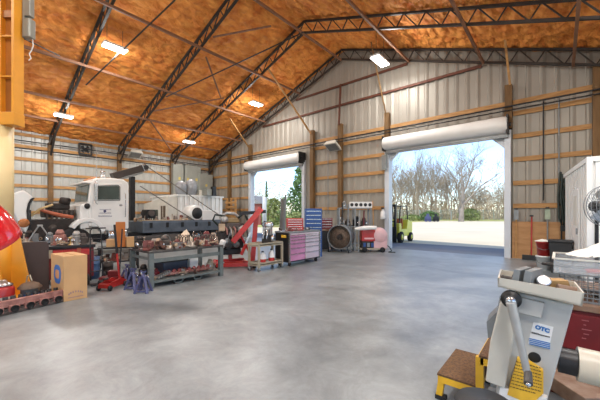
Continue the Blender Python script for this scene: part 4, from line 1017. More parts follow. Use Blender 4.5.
# pallet by the corner
t = thing('wooden_pallet', 'wooden pallet standing upright by the far door', 'pallet', (PY(230, 215, 11.7).x, 11.75, 0), 0)
for x in (-.45, 0, .45): MB().box(x-.05, x+.05, 0, .1, 0, 2.5).build('stringer', WOOD, t)
mb = MB()
for k in range(8): mb.box(-.55, .55, -.03, 0, .1+k*.29, .24+k*.29)
mb.build('slats', WOOD, t)

# ================================================================== ENGINE AND CRANE
TANC = mat('module_tan', '#b09a80', .55, .1, .2, 9)
q = P(230, 262, 8.7); t = thing('engine_on_stand', 'big oily engine on a red stand at the end of the bench', 'engine', (q.x, q.y, 0), facing(q)+.2)
MB().box(-.34, .34, -.25, .28, .5, .98).build('engine_block', DARKE, t, .03)
MB().box(-.3, .32, -.2, .2, .98, 1.22).build('cylinder_head', CAST, t, .03); MB().box(-.25, .25, -.16, .12, 1.22, 1.36).build('valve_cover', mat('valve_tan', '#8c7650', .5, .2, .25, 6), t, .03)
MB().box(-.28, .28, -.18, .2, .32, .5).build('oil_pan', BLKST, t, .03)
for c, r in (((-.15, -.27, .68), .12), ((.12, -.27, .62), .09), ((.02, -.27, .9), .08)): MB().lathe([(0, .05), (r*.4, .05), (r*.5, .03), (r, .04), (r, -.02)], c, (0, -1, 0), 18).build('pulley', GREY, t)
for k in range(5): MB().path([(.3-.12*k, -.22, 1.1), (.32-.12*k, -.36, 1.04), (.3-.11*k, -.34, .9)], .025, 7).build('exhaust_runner', ALU if k % 2 else PINKM, t)
MB().path([(-.35, -.1, 1.15), (-.5, -.15, 1.3), (-.45, -.2, 1.45), (-.2, -.2, 1.42)], .03, 8).build('radiator_hose', HOSE, t)
MB().path([(.3, -.1, 1.2), (.42, -.2, 1.15), (.46, -.24, .8), (.36, -.26, .55)], .02, 8).build('wiring_loom', BLACK, t)
MB().lathe([(0, 0), (.09, 0), (.1, .02), (.1, .16), (.07, .2), (0, .2)], (.22, -.3, 1.0), (.3, -1, .4), 16).build('alternator', ALU, t)
MB().lathe([(0, 0), (.1, 0), (.11, .03), (.08, .12), (0, .14)], (-.2, -.2, 1.28), (0, -.6, 1), 16).build('carburettor', ALU, t)
MB().path([(-.3, -.05, 1.36), (-.12, -.12, 1.5), (.1, -.12, 1.48), (.28, -.05, 1.34)], [.05, .045, .045, .05], 9).build('intake_pipe', ALU, t)
MB().lathe([(0, 0), (.07, 0), (.08, .02), (.08, .2), (.05, .23), (0, .23)], (-.3, -.3, .55), (.2, -.4, 1), 16).build('oil_filter', WHITE, t)
for k in range(4): MB().path([(-.2+.1*k, -.27, .6), (-.24+.12*k, -.36, .75+.06*k), (-.1+.06*k, -.3, 1.02)], .016, 6).build('engine_hose', (BLACK, GREY, TANC, HOSE)[k], t)
MB().box(.05, .3, -.34, -.24, .78, .9).build('bracket_plate', ALU, t, .01); MB().box(-.36, -.2, -.32, -.22, 1.0, 1.2).build('control_module', TANC, t, .01)
MB().path([(.2, -.15, 1.36), (.36, -.25, 1.5), (.46, -.2, 1.3)], .035, 8).build('upper_hose', HOSE, t)
mb = MB(); mb.box(-.4, .4, -.03, .03, .1, .18); mb.box(-.42, -.34, -.4, .4, .06, .14); mb.box(.34, .42, -.4, .4, .06, .14); mb.box(-.05, .05, -.05, .05, .1, .4); mb.build('stand', RED, t)
for sx in (-.38, .38):
    for sy in (-.36, .36): MB().lathe([(0, -.02), (.05, -.02), (.05, .02), (0, .02)], (sx, sy, .05), (1, 0, 0), 12).build('caster', BLKST, t)
# crane
base = F(253, 266.5); t = thing('engine_crane', 'red engine crane with folded boom beside the utility cart', 'crane', (base.x, base.y, 0), facing(base)); k = 8.4/FPX
def Q(px, py, y=0.): return V(((px-252.5)*k, y, (266.5-py)*k))
m0 = Q(252, 262); m1 = Q(256, 213)
MB().bar(m0, m1, .13, .1).build('mast', RED, t, .008)
MB().bar(Q(233, 241, -.12), Q(261, 208, -.12), .13, .15).build('boom', RED, t, .008)
MB().bar(Q(232, 242.5, -.12), Q(228, 248, -.12), .08, .09).build('boom_extension', BLKST, t)
MB().bar(Q(241, 254, -.05), Q(250, 232, -.05), .05, .05).build('hydraulic_ram', CHROME, t); MB().tube(Q(241, 254, -.05), Q(246, 243, -.05), .045, n=12).build('ram_body', RED, t)
MB().bar(Q(239, 213.5, .1), Q(265.5, 211, .1), .07, .09).build('support_tube', BLKST, t)
for s, e in ((-.14, (217, 265.5)), (.18, (224, 262))): MB().bar(Q(254, 263.5, s), Q(e[0], 263.5, s), .08, .1).build('leg', RED, t, .005)
MB().bar(Q(249, 264, -.3), Q(249, 264, .3), .09, .1).build('cross_beam', RED, t)
MB().bar(Q(254, 262, .0), Q(239, 233, .1), .05, .05).build('brace', RED, t)
for c in ((217, -.14), (254, -.26), (254, .26), (224, .18)): 
    q = Q(c[0], 266.5, c[1]); MB().lathe([(0, -.02), (.045, -.02), (.045, .02), (0, .02)], (q.x, q.y, .045), (0, 1, 0), 12).build('caster', BLKST, t)
# utility cart
t = thing('utility_cart', 'beige two shelf utility cart carrying a small engine', 'cart', (-5.78, 5.12, 0)); W_, L_ = .42, .88
for z, nm in ((.66, 'top_shelf'), (.16, 'lower_shelf')):
    MB().box(-W_, 0, 0, L_, z, z+.025).box(-.015, 0, 0, L_, z-.03, z+.06).box(-W_, -W_+.015, 0, L_, z-.03, z+.06).box(-W_, 0, 0, .015, z-.03, z+.06).box(-W_, 0, L_-.015, L_, z-.03, z+.06).build(nm, BEIGE, t)
for x in (-.02, -W_+.02):
    for y in (.02, L_-.02): 
        MB().box(x-.025, x+.025, y-.025, y+.025, .1, .7).build('leg', BEIGE, t)
        MB().lathe([(0, -.018), (.05, -.018), (.05, .018), (0, .018)], (x, y, .05), (0, 1, 0), 14).build('caster', GREY, t)
MB().path([(-.02, 0, .68), (-.02, -.14, .7), (-W_+.02, -.14, .7), (-W_+.02, 0, .68)], .012, 7).build('push_handle', BEIGE, t)
q = V((-5.98, 5.62, .69)); t = thing('small_engine', 'small chrome and black engine sitting on the utility cart', 'engine', q, .5)
MB().box(-.13, .13, -.14, .14, 0, .22).build('crankcase', DARKE, t, .02); MB().box(-.1, .1, -.1, .1, .22, .42).build('barrel', ALU, t, .01)
MB().lathe([(0, 0), (.11, 0), (.12, .02), (.12, .1), (.09, .14), (0, .15)], (.02, .02, .42), n=18).build('air_cleaner', CHROME, t)
MB().lathe([(0, .04), (.05, .04), (.1, .03), (.1, -.02)], (.14, 0, .12), (1, 0, 0), 18).build('flywheel', CHROME, t)
for k_ in range(4): MB().path([(.08-.05*k_, -.11, .36), (.1-.05*k_, -.2, .3), (.08-.05*k_, -.2, .12)], .017, 7).build('exhaust_pipe', CHROME if k_ % 2 else BLKST, t)
MB().path([(-.1, .05, .38), (-.2, .05, .5), (-.12, .05, .58), (0, .05, .55)], .015, 7).build('fuel_hose', BLACK, t)
def jug(p, label, h=.3):
    t = thing('oil_jug', label, 'jug', p, .4); MB().lathe([(0, 0), (.075, 0), (.08, .02), (.08, h*.7), (.03, h*.88), (.03, h), (0, h)], n=18).build('bottle', WHITE, t)
    MB().lathe([(.082, h*.08), (.082, h*.35)], n=18).build('label_band', RED, t); MB().lathe([(.034, h*.93), (.034, h*1.03), (0, h*1.03)], n=12).build('cap', BLACK, t)
jug(V((-5.92, 5.38, .185)), 'white jug with red band at the crane end of the cart lower shelf'); jug(V((-5.9, 5.68, .185)), 'white jug with red band midway along the cart lower shelf', .34)
casting('coil_pack', 'dark coil of parts behind jugs on the cart lower shelf', V((-6.08, 5.52, .185)), .4, .6, DARKE)

# ================================================================== TOOL CHESTS
t = thing('tool_chest', 'wide rolling tool chest with pink drawers, one column paled by painted sheen', 'tool chest', (-5.69, 6.16, 0)); L_ = 1.4; D_ = .56
MB().box(-D_, -.02, 0, L_, .11, .93).build('case', BLKST, t, .01); MB().box(-D_-.01, .01, -.01, L_+.01, .93, .98).build('top', GREY, t, .008)
for c_, (y0_, y1_, m) in enumerate(((.05, .68, PINK), (.71, 1.35, PINKL))):  # second column's paler pink paints a reflection into the drawer colour
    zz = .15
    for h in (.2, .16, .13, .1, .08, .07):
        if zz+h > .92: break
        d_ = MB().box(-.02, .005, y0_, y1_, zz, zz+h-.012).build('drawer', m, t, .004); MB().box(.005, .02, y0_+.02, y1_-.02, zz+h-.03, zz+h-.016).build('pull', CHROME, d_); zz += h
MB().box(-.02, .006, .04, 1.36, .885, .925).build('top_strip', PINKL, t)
for y in (0.0, L_-.02): MB().box(-.03, .012, y, y+.035, .11, .93).build('corner_post', CHROME, t)
MB().box(-.3, -.12, -.012, 0, .8, .88).build('yellow_label', LABY, t)
for x in (-.08, -D_+.08):
    for y in (.1, L_-.1): MB().lathe([(0, -.022), (.055, -.022), (.055, .022), (0, .022)], (x, y, .055), (1, 0, 0), 14).build('caster', RUBBER, t)
def chest(p, rz, w, d, h, rows, m, label, legs=True):
    t = thing('tool_box', label, 'tool box', p, rz); MB().box(-w/2, w/2, -d/2, d/2, 0, h).build('case', m, t, .008)
    for k_ in range(rows):
        z0 = h*.04+(h*.92)*k_/rows; d_ = MB().box(-w/2+.02, w/2-.02, -d/2-.012, -d/2, z0, z0+h*.92/rows-.015).build('drawer', m, t, .003); MB().box(-w/2+.04, w/2-.04, -d/2-.025, -d/2-.012, z0+h*.92/rows-.035, z0+h*.92/rows-.02).build('pull', CHROME, d_)
q = V((-5.98, 6.98, .98)); chest(V((-6.02, 6.75, .98)), math.pi/2-.75, .5, .28, .36, 5, RED, 'orange red tool box on top of the pink tool chest')
q = P(313, 230, 10.6); chest(V((q.x, q.y, 0)), facing(q)+.1, .58, .45, 1.66, 11, BLUE, 'tall blue tool chest behind the pink tool chest')
q = P(326, 230, 12.3); t = thing('dark_bench', 'dark cabinet bench behind the drum fan carrying a red tool box', 'cabinet', (q.x, q.y, 0), facing(q))
MB().box(-.4, .4, -.22, .25, .05, .8).build('case', DARKE, t, .01); MB().box(-.44, .44, -.25, .28, .8, .86).build('top', RUSTY, t); MB().box(-.36, -.02, -.235, -.22, .1, .75).build('door', BLKST, t); MB().box(.02, .36, -.235, -.22, .1, .75).build('door', BLKST, t)
chest(V((q.x, q.y, .861)), facing(q), .52, .36, .45, 4, DKRED, 'dark red tool box on the dark bench behind the drum fan')
R = random.Random(5)
for k_, (dx, dy, m, l) in enumerate(((-.2, .25, RED, 'small red tin on the chest top nearest the cart'), (-.15, .95, ALU, 'silver tin on the chest top beside the red box'), (-.3, 1.2, BLKST, 'black tin at the far end of the chest top'))):
    single('parts_tin', MB().lathe([(0, 0), (.05, 0), (.05, .07), (.045, .075), (0, .075)], n=14), m, l, 'tin', V((-5.69+dx, 6.16+dy, .981)))

# ================================================================== BACK WALL MACHINES
q = F(340, 252); k = 11.68/FPX
t = thing('drum_fan', 'large round drum fan with brown mesh face by the end wall', 'fan', (q.x, q.y, 0), facing(q)-.3)
MB().lathe([(.44, -.14), (.46, -.16), (.475, -.14), (.475, .4), (.45, .42), (.44, .4), (.44, -.14)], (0, 0, .58), (0, 1, 0), 40).build('drum', GREY, t)
MB().lathe([(0, .02), (.43, .02), (.43, .05), (0, .05)], (0, 0, .58), (0, 1, 0), 36).build('mesh_face', BRONZE, t)
mb = MB()
for r in (.1, .18, .26, .34, .41): mb.ring((0, -.12, .58), r, .005, (0, 1, 0), 32, 5)
for k_ in range(12): a = math.pi*k_/6; mb.bar((.05*math.cos(a), -.12, .58+.05*math.sin(a)), (.45*math.cos(a), -.12, .58+.45*math.sin(a)), .008)
mb.build('guard_wires', CAST, t)
MB().lathe([(0, -.1), (.1, -.1), (.12, .02), (0, .02)], (0, 0, .58), (0, 1, 0), 18).build('motor', DARKE, t)
mb = MB()
for s in (-1, 1): mb.bar((s*.4, -.2, .05), (s*.4, .25, .05), .06, .06); mb.bar((s*.4, 0, .05), (s*.46, 0, .6), .05, .05)
mb.bar((-.4, .2, .05), (.4, .2, .05), .05); mb.build('stand', GREY, t)
for s in (-1, 1): MB().lathe([(0, -.02), (.05, -.02), (.05, .02), (0, .02)], (s*.4, -.18, .05), (1, 0, 0), 12).build('wheel', RUBBER, t)
# metal rack with machine bits
q = P(354, 250, 12.1); t = thing('parts_rack', 'cluttered grey metal rack of tools behind the drum fan', 'rack', (q.x, q.y, 0), facing(q)+.2)
for x in (-.62, .0, .62):
    for y in (-.2, .2): MB().box(x-.025, x+.025, y-.025, y+.025, 0, 1.72).build('upright', GREY, t)
for z in (.3, .95, 1.68): MB().box(-.65, .65, -.22, .22, z, z+.035).build('shelf', GREY, t)
def hung(px, py, mb, m, name, label, cat='tool', d=11.75):
    o = mb.build(name, m); o.location = P(px, py, d); o.rotation_euler = (0, 0, facing(o.location)); return tag(o, label, cat)
p0 = P(354, 250, 12.1); rzr = facing(p0)+.2
def rk(x, y, z): 
    c, s_ = math.cos(rzr), math.sin(rzr); return V((p0.x+c*x-s_*y, p0.y+s_*x+c*y, z))
mb = MB().box(-.45, .45, -.03, .03, 0, .24)
o = single('punched_panel', mb, WHITE, 'white punched panel standing on the top of the grey rack', 'panel', rk(.25, -.1, 1.716), rzr)
mb = MB()
for i in range(5): mb.lathe([(0, .035), (.06, .035), (.07, .03)], (-.36+i*.18, 0, .12), (0, -1, 0), 12)
mb.build('punched_holes', BLACK, o)
casting('impact_head', 'grey impact head on the rack top beside the punched panel', rk(-.4, 0, 1.716), rzr, .8, GREY)
casting('hub_assembly', 'silver hub on the rack top behind the fan', rk(-.15, .12, 1.716), rzr, .65, ALU)
for i, (x, m, s, l) in enumerate(((-.5, ALU, 1.1, 'silver housing on the middle rack shelf above the fan'), (-.25, CAST, .9, 'dark iron housing on the middle rack shelf'), (.1, BLKST, 1.2, 'black housing on the middle rack shelf under the panel'), (.4, CAST, 1.0, 'rusty dark housing on the middle rack shelf toward the door'))): casting('spare_housing', l, rk(x, 0, .986), rzr+.3*i, s, m)
for i, (x, m, l) in enumerate(((-.4, DARKE, 'oily casting on the rack bottom shelf by the fan'), (.35, PINKM, 'pinkish casting on the rack bottom shelf'))): casting('floor_casting', l, rk(x, -.05, .336), rzr, 1.2, m)
for i, (x, z0, z1, m, l) in enumerate(((-.55, .2, 1.9, BLKST, 'black pipe standing at the fan end of the grey rack'), (-.32, .2, 1.85, GREY, 'grey pipe leaning in the grey rack'), (.12, .4, 1.62, ALU, 'silver pipe leaning in the middle of the grey rack'), (.3, .4, 1.6, DKRED, 'dark red pipe leaning in the grey rack'))):
    single('leaning_pipe', MB().tube((0, -.26, 0), (.05, -.235, z1), .028, n=8), m, l, 'pipe', rk(x, 0, 0), rzr)
single('white_tube', MB().path([(0, 0, 0), (.35, 0, .04), (.8, 0, .06)], [.05, .09, .07], 10), WHITE, 'long white tube lying across the red pressure washer', 'tube', P(355, 229, 11.5)+V((0, 0, 0)), facing(P(355, 229, 11.5)))
q = F(371, 251.5); t = thing('pressure_washer', 'red pressure washer with round pinkish tank by the door jamb', 'machine', (q.x, q.y, 0), facing(q)+.2); 
MB().box(-.4, .12, -.25, .25, .42, .86).build('red_hood', RED, t, .03); MB().box(-.4, .12, -.22, .22, .16, .42).build('engine', DARKE, t, .02)
MB().box(-.45, .5, -.26, .26, .1, .16).build('base_frame', BEIGE, t)
MB().lathe([(0, -.3), (.2, -.3), (.28, -.22), (.31, 0), (.28, .22), (.2, .3), (0, .3)], (.31, 0, .64), (0, 1, 0), 26).build('tank', PINKT, t)
MB().box(.06, .58, -.24, .24, .14, .62).build('tank_base', PINKT, t, .03)
MB().box(-.3, .05, -.262, -.25, .5, .56).build('badge', PINKT, t)
for k_ in range(3): MB().box(-.34+.15*k_, -.24+.15*k_, -.235, -.22, .2, .36).build('panel_gauge', GREY if k_ % 2 else BLUE, t)
for s in (-.3, .38):
    for y in (-.28, .28): MB().lathe([(0, -.03), (.1, -.03), (.1, .03), (0, .03)], (s, y, .1), (0, 1, 0), 16).build('wheel', RUBBER, t)
MB().path([(.5, 0, .3), (.68, -.1, .2), (.75, -.2, .05), (.6, -.3, .02), (.85, -.35, .02)], .02, 7).build('hose', HOSE, t)
q = V((PY(377, 225, DY-.3).x, DY-.33, 0)); t = thing('push_broom', 'wooden handled broom leaning on the wall above the pressure washer', 'broom', q)
MB().tube((-.1, .0, .1), (-.28, .18, 2.05), .018, n=8).build('handle', WOOD, t); MB().box(-.3, .12, -.03, .03, .02, .1).build('head', WOOD, t)
q = PY(383, 214, DY-.35); t = thing('spray_jug', 'white spray jug hung on the wall beside the broom', 'jug', q, 0); MB().lathe([(0, -.22), (.1, -.22), (.11, -.18), (.1, .08), (.05, .16), (.04, .22), (0, .22)], n=18).build('bottle', WHITE, t); MB().box(-.05, .05, -.08, .04, .22, .28).build('spray_cap', BLACK, t); MB().bar((0, .05, .1), (0, .28, .1), .015).build('wall_hook', GREY, t)

# plywood, shovels and brooms
xa, xb = PY(512, 230, DY-.1).x, PY(569, 230, DY-.1).x
o = MB().box(xa, xb, DY-.12, DY-.08, 0, 1.22).build('plywood_sheet', PLY); tag(o, 'low orange plywood sheeting along the end wall behind the shovels', 'plywood')
def tool(px, ptop, z0, hm, headm, head, label, name, cat):
    q = PY(px, 240, DY-.3); zt = EYE-(ptop-HZ)/FPX*((q.x*-SS)+q.y*CC); t = thing(name, label, cat, (q.x, DY-.3, 0)); MB().tube((0, 0, z0), (0, .1, zt), .02, n=8).build('handle', hm, t)
    if head == 'shovel':
        pts = [(-.12, .32), (-.13, .1), (0, 0), (.13, .1), (.12, .32), (.03, .38), (-.03, .38)]; mb = MB(); mb.prism(pts, 'xz', -.015, .0); mb.build('blade', headm, t)
    elif head == 'broom': MB().box(-.24, .24, -.04, .04, 0, .16).build('bristle_head', headm, t, .01)
    elif head == 'up':
        mb = MB(); mb.prism([(-.06, zt-.05), (-.07, zt-.35), (.07, zt-.35), (.06, zt-.05), (0, zt+.05)], 'xz', .06, .09); mb.build('blade', headm, t)
    MB().box(-.05, .05, -.015, .015, zt-.02, zt+.03).build('grip', BLACK, t)
tool(516, 209, .02, WOOD, GREY, 'up', 'long handled shovel with grey blade up beside the door post', 'shovel', 'shovel')
tool(531.5, 216, .1, RED, BLACK, 'broom', 'red handled broom with wide black head', 'broom', 'broom')
tool(547.5, 208, .02, GREY, mat('green_grip', '#9aa994', .6), 'up', 'pale handled scraper with light green blade up behind the red bucket', 'scraper', 'scraper')
tool(561.5, 205, .1, BLKST, BLKST, 'shovel', 'dark shovel leaning behind the black tote', 'shovel', 'shovel')
q = PY(565.5, 200, DY-.35); t = thing('hanging_hoses', 'dark coiled hoses hanging on the wall beside the white enclosure', 'hose', (q.x, DY-.2, 0))
for i in range(5):
    x = -.12+.06*i; MB().path([(x, -.1, 2.75-.08*i), (x-.05, -.14, 2.0), (x-.03+.04*math.sin(i), -.16, 1.35), (x+.06, -.14, 1.05-.05*i), (x+.1, -.12, 1.4), (x+.06, -.12, 2.1), (x+.02, -.1, 2.7-.08*i)], .026, 7).build('hose_loop', HOSE, t)
MB().bar((-.15, .12, 2.7), (-.1, -.15, 2.72), .04).build('wall_hook', BLKST, t); MB().box(-.12, .14, -.22, -.08, .95, 1.12).build('nozzle', BLACK, t)
# buckets
q = P(544, 262, 8.0)
def bucket(p, m, label, rag=False):
    t = thing('bucket', label, 'bucket', p); MB().lathe([(0, .0), (.14, 0), (.17, .37), (.18, .37), (.18, .33), (.165, .33), (.16, .36), (.135, .02), (0, .02)], n=28).build('pail', m, t); MB().path([(-.18, 0, .3), (-.12, -.16, .2), (0, -.2, .16), (.12, -.16, .2), (.18, 0, .3)], .006, 6).build('bail_handle', GREY, t)
    return t
bucket(V((q.x, q.y, 0)), BUCKW, 'white plastic bucket on the floor beneath the red bucket'); bucket(V((q.x, q.y, .372)), RED, 'red bucket stacked on the white bucket')
ql = V((q.x-.02, q.y-.02, .745))
mb = MB().heap((0, 0, 0), .19, .19, .06, 3, 16, 1.2)
single('white_towel', mb, CLOTH, 'white towel draped into the red bucket', 'towel', ql)
for s in (-1, 1): pass
q = P(561.5, 255, 7.6); t = thing('black_tote', 'black lidded tote standing beside the stacked buckets', 'tote', (q.x-.02, q.y, 0), facing(q))
MB().prism([(-.18, 0), (.18, 0), (.22, .76), (-.22, .76)], 'xz', -.2, .2).build('body', BLACK, t, .01); MB().box(-.24, .24, -.22, .22, .76, .82).build('lid', BLKST, t, .015)
for s in (-1, 1): MB().box(s*.21-.02, s*.21+.02, -.06, .06, .6, .7).build('grip', BLKST, t)

# ================================================================== WHITE ENCLOSURE
t = thing('ribbed_enclosure', 'tall white ribbed metal enclosure against the end wall', 'enclosure', (.44, 8.4, 0), math.radians(5.7)); H_ = 2.58
mb = MB().box(.02, 2.3, .02, 3.3, .05, H_)
for k_ in range(11): mb.box(-.012, .02, .08+k_*.29, .2+k_*.29, .06, H_-.06)
for k_ in range(8): mb.box(.1+k_*.28, .22+k_*.28, -.012, .02, .06, H_-.06)
mb.build('ribbed_walls', WHITE, t); MB().box(-.03, 2.33, -.03, 3.33, H_-.06, H_+.04).build('roof_edge', WHITE, t)
MB().box(-.035, .06, -.035, .06, 0, H_).build('corner_post', WHITE, t, .008)
dr = MB().box(-.03, .0, .9, 1.7, .12, 2.05).build('door', WHITE, t, .008); MB().box(-.06, -.03, 1.0, 1.04, 1.0, 1.14).build('handle', GREY, dr); MB().box(-.034, -.028, 1.15, 1.55, 1.2, 1.9).build('door_panel', OFFW, dr)
# pedestal fan
q = P(607, 206, 4.6); t = thing('pedestal_fan', 'grey wire pedestal fan before the white enclosure', 'fan', (q.x, q.y, 0), math.radians(40.7)); zf = q.z
mb = MB()
for y, r in ((-.1, .26), (-.06, .3), (.0, .315), (.06, .3)): mb.ring((0, y, zf), r, .006, (0, 1, 0), 36, 5)
for r in (.06, .12, .18, .23): mb.ring((0, -.11, zf), r, .0035, (0, 1, 0), 28, 5)
for k_ in range(32):
    a = 2*math.pi*k_/32; c, s_ = math.cos(a), math.sin(a); mb.path([(.05*c, -.115, zf+.05*s_), (.2*c, -.11, zf+.2*s_), (.3*c, -.06, zf+.3*s_), (.315*c, 0, zf+.315*s_)], .003, 4)
    mb.path([(.315*c, 0, zf+.315*s_), (.2*c, .1, zf+.2*s_), (.06*c, .12, zf+.06*s_)], .003, 4)
mb.build('wire_guard', GREY, t)
for k_ in range(3):
    a = 2*math.pi*k_/3; mb = MB(); pts = [(.03, -.03), (.26, -.12), (.28, .02), (.24, .12), (.03, .04)]
    mb.xf = Matrix.Translation((0, 0, zf)) @ Matrix.Rotation(a, 4, 'Y') @ Matrix.Rotation(.35, 4, 'X'); mb.prism(pts, 'xz', -.004, .004); mb.build('blade', ALU, t)
MB().lathe([(0, -.05), (.05, -.04), (.05, .0), (.08, .06), (.08, .22), (0, .24)], (0, 0, zf), (0, 1, 0), 18).build('motor', BLKST, t)
MB().tube((0, .16, .03), (0, .16, zf), .025, n=12).build('pole', BLKST, t); MB().lathe([(0, 0), (.26, 0), (.26, .03), (.06, .06), (0, .06)], (0, .16, 0), n=26).build('base', BLKST, t)

# ================================================================== RED CABINET AND TRAYS (near right)
t = thing('tool_cabinet', 'dark red steel tool cabinet with brown wooden top behind the repair machine', 'cabinet', (-.12, 3.22, 0))
MB().box(.02, 1.2, .02, 1.1, .0, .71).build('case', DKRED, t, .01); MB().box(0, 1.25, 0, 1.15, .71, .76).build('wooden_top', RUSTY, t, .006)
MB().box(.05, 1.15, .0, .02, .4, .68).build('upper_drawer', DKRED, t, .006); MB().box(.05, 1.15, .0, .02, .08, .37).build('lower_drawer', DKRED, t, .006)
for k_ in range(5): MB().box(.25+.01*(k_%2), .275+.015*(k_%3), -.003, 0, .5+k_*.035, .506+k_*.035).build('worn_mark', mat('worn_red', '#9c5f64', .5), t)
TZ = .76
# wire basket
def tub(name, label, p, rz, w, d, h):
    t = thing(name, label, 'basket', p, rz); mb = MB()
    for k_ in range(7):
        z = .01+h*k_/6; 
        for a, b in (((0, 0), (w, 0)), ((w, 0), (w, d)), ((w, d), (0, d)), ((0, d), (0, 0))): mb.bar((*a, z), (*b, z), .007 if 0 < k_ < 6 else .014)
    n = 24
    for k_ in range(n+1): x = w*k_/n; mb.bar((x, 0, 0), (x, 0, h), .005); mb.bar((x, d, 0), (x, d, h), .005); mb.bar((x, 0, .01), (x, d, .01), .004)
    for k_ in range(15): y = d*k_/14; mb.bar((0, y, 0), (0, y, h), .005); mb.bar((w, y, 0), (w, y, h), .005)
    mb.build('wire_frame', GREY, t); return t
BP = V((0.0, 3.3, TZ)); tub('wire_basket', 'grey wire basket on the red cabinet under the clear tray', BP, .0, .8, .5, .21)
def pile(c, n, w, d, label, seed, z=0):
    R = random.Random(seed)
    for k_ in range(n): pass
R = random.Random(12)
for k_, (x, y, m, l) in enumerate(((.1, .12, CAST, 'dark bolt nearest the basket corner'), (.25, .2, DARKE, 'black bolt in the middle of the wire basket'), (.4, .12, GREY, 'grey bolt along the basket front'), (.5, .3, CAST, 'rusty bolt toward the basket back'))):
    mb = MB().tube((-.06, 0, .025), (.06, .02, .03), .014, n=8); mb.lathe([(0, 0), (.026, 0), (.026, .02), (0, .02)], (-.075, 0, .026), (1, 0, 0), 6)
    single('large_bolt', mb, m, l, 'bolt', BP+V((x, y, .004)), R.uniform(0, 3))
t = thing('clear_tray', 'clear plastic tray of hand tools on the wire basket', 'tray', BP+V((-.04, 0, .219))); w, d, h = .85, .5, .12
mb = MB().box(0, w, 0, d, 0, .006).box(0, w, 0, .006, 0, h).box(0, w, d-.006, d, 0, h).box(0, .006, 0, d, 0, h).box(w-.006, w, 0, d, 0, h); mb.build('tray_walls', CLEAR, t)
mb = MB()
for a, b in (((0, 0), (w, 0)), ((w, 0), (w, d)), ((w, d), (0, d)), ((0, d), (0, 0))): mb.bar((*a, h), (*b, h), .02, .012)
mb.build('rim', OFFW, t)
TP = BP+V((-.04, 0, .227))
def pliers(p, rz, m, label, s=1.):
    t = thing('pliers', label, 'pliers', p, rz)
    for k_ in (-1, 1): MB().path([(0, k_*.006*s, .012), (.07*s, k_*.03*s, .014), (.17*s, k_*.022*s, .012)], .011*s, 8).build('handle', m, t)
    mb = MB(); mb.prism([(-.07*s, -.004), (-.06*s, .012*s), (.0, .018*s), (.02*s, 0), (0, -.018*s), (-.06*s, -.012*s)], 'xy', .004, .02); mb.build('jaw', GREY, t)
pliers(TP+V((.2, .12, .002)), .15, RED, 'red handled pliers lying in the clear tray', 1.5)
pliers(TP+V((.42, .14, .002)), -.2, RED, 'second red handled pliers deeper in the clear tray', 1.5)
pliers(TP+V((.12, .28, .002)), 2.6, BLACK, 'black handled pliers at the tray end', 1.3)
pliers(V((-.09, 3.36, TZ)), 1.9, BLACK, 'black handled pliers on the cabinet top outside the basket', 1.2)
for k_, (x, y, a, l) in enumerate(((.5, .3, .4, 'chrome wrench at the back of the clear tray'), (.3, .36, -.2, 'dull wrench beside the chrome wrench in the tray'))):
    mb = MB().bar((-.12, 0, .01), (.12, 0, .01), .022, .008); mb.ring((.135, 0, .01), .02, .008, (0, 0, 1), 14, 6); mb.ring((-.135, 0, .01), .018, .008, (0, 0, 1), 14, 6)
    single('wrench', mb, CHROME if k_ == 0 else GREY, l, 'wrench', TP+V((x, y, .002)), a)
q = BP+V((.4, .3, .346))
o = single('white_cloth', MB().heap((0, 0, 0), .36, .2, .16, 6, 26, 1.2), CLOTH, 'heap of white cloth over the clear tray', 'cloth', q)
single('round_dish', MB().lathe([(0, .03), (.12, .03), (.2, .015), (.22, 0), (.2, .0)], n=28), BLKST, 'dark round dish beside the white cloth on the tray', 'dish', BP+V((.62, .12, .346)))

# ================================================================== THE REPAIR MACHINE (near right)
MD = 1.75; M0 = P(535, 345, MD); ROLL = math.radians(6); YAW = math.radians(4.7); KM = FPX/MD
t = thing('cylinder_repair_bench', 'grey tilted repair machine with crank handle and yellow warning label', 'machine', M0, rot=(0, ROLL, YAW)); MC = t
ROT = Matrix.Rotation(YAW, 3, 'Z') @ Matrix.Rotation(ROLL, 3, 'Y')
def Lp(px, py, y=0.):
    o_ = ROT.transposed() @ (V((0, 0, EYE))-M0); d_ = ROT.transposed() @ (P(px, py, 1)-V((0, 0, EYE)))
    k_ = (y-o_.y)/d_.y; q_ = o_+d_*k_; return (q_.x, q_.z)
def poly(pts, y): return [Lp(a, b, y) for a, b in pts]
MB().prism(poly([(516, 292), (574, 305), (552, 385), (540, 425), (505, 425), (496, 392)], 0), 'xz', 0, .24).build('body', MACH, t, .008)
MB().prism(poly([(499.5, 304), (504, 300), (517, 320), (505, 389), (485.5, 381.5), (490, 342)], -.05), 'xz', -.05, .12).build('side_guard', MACHD, t, .008)
MB().prism(poly([(486.5, 322), (497, 312), (500, 300), (500, 335), (488, 338)], .02), 'xz', .02, .2).build('rear_guard', GREY, t)
MB().tube((*Lp(500.5, 296, -.03)[:1], -.03, Lp(500.5, 296, -.03)[1]), (Lp(495, 326, -.03)[0], -.03, Lp(495, 326, -.03)[1]), .004, n=6).build('guard_rod', CHROME, t)
MB().prism(poly([(514, 296), (545, 303), (541, 318.5), (515, 312)], -.02), 'xz', -.02, 0).build('hub_plate', MACH, t, .004)
MB().prism(poly([(500, 387), (548, 398), (540, 425), (494, 425)], -.04), 'xz', -.04, 0).build('base_flange', WHITE, t, .005)
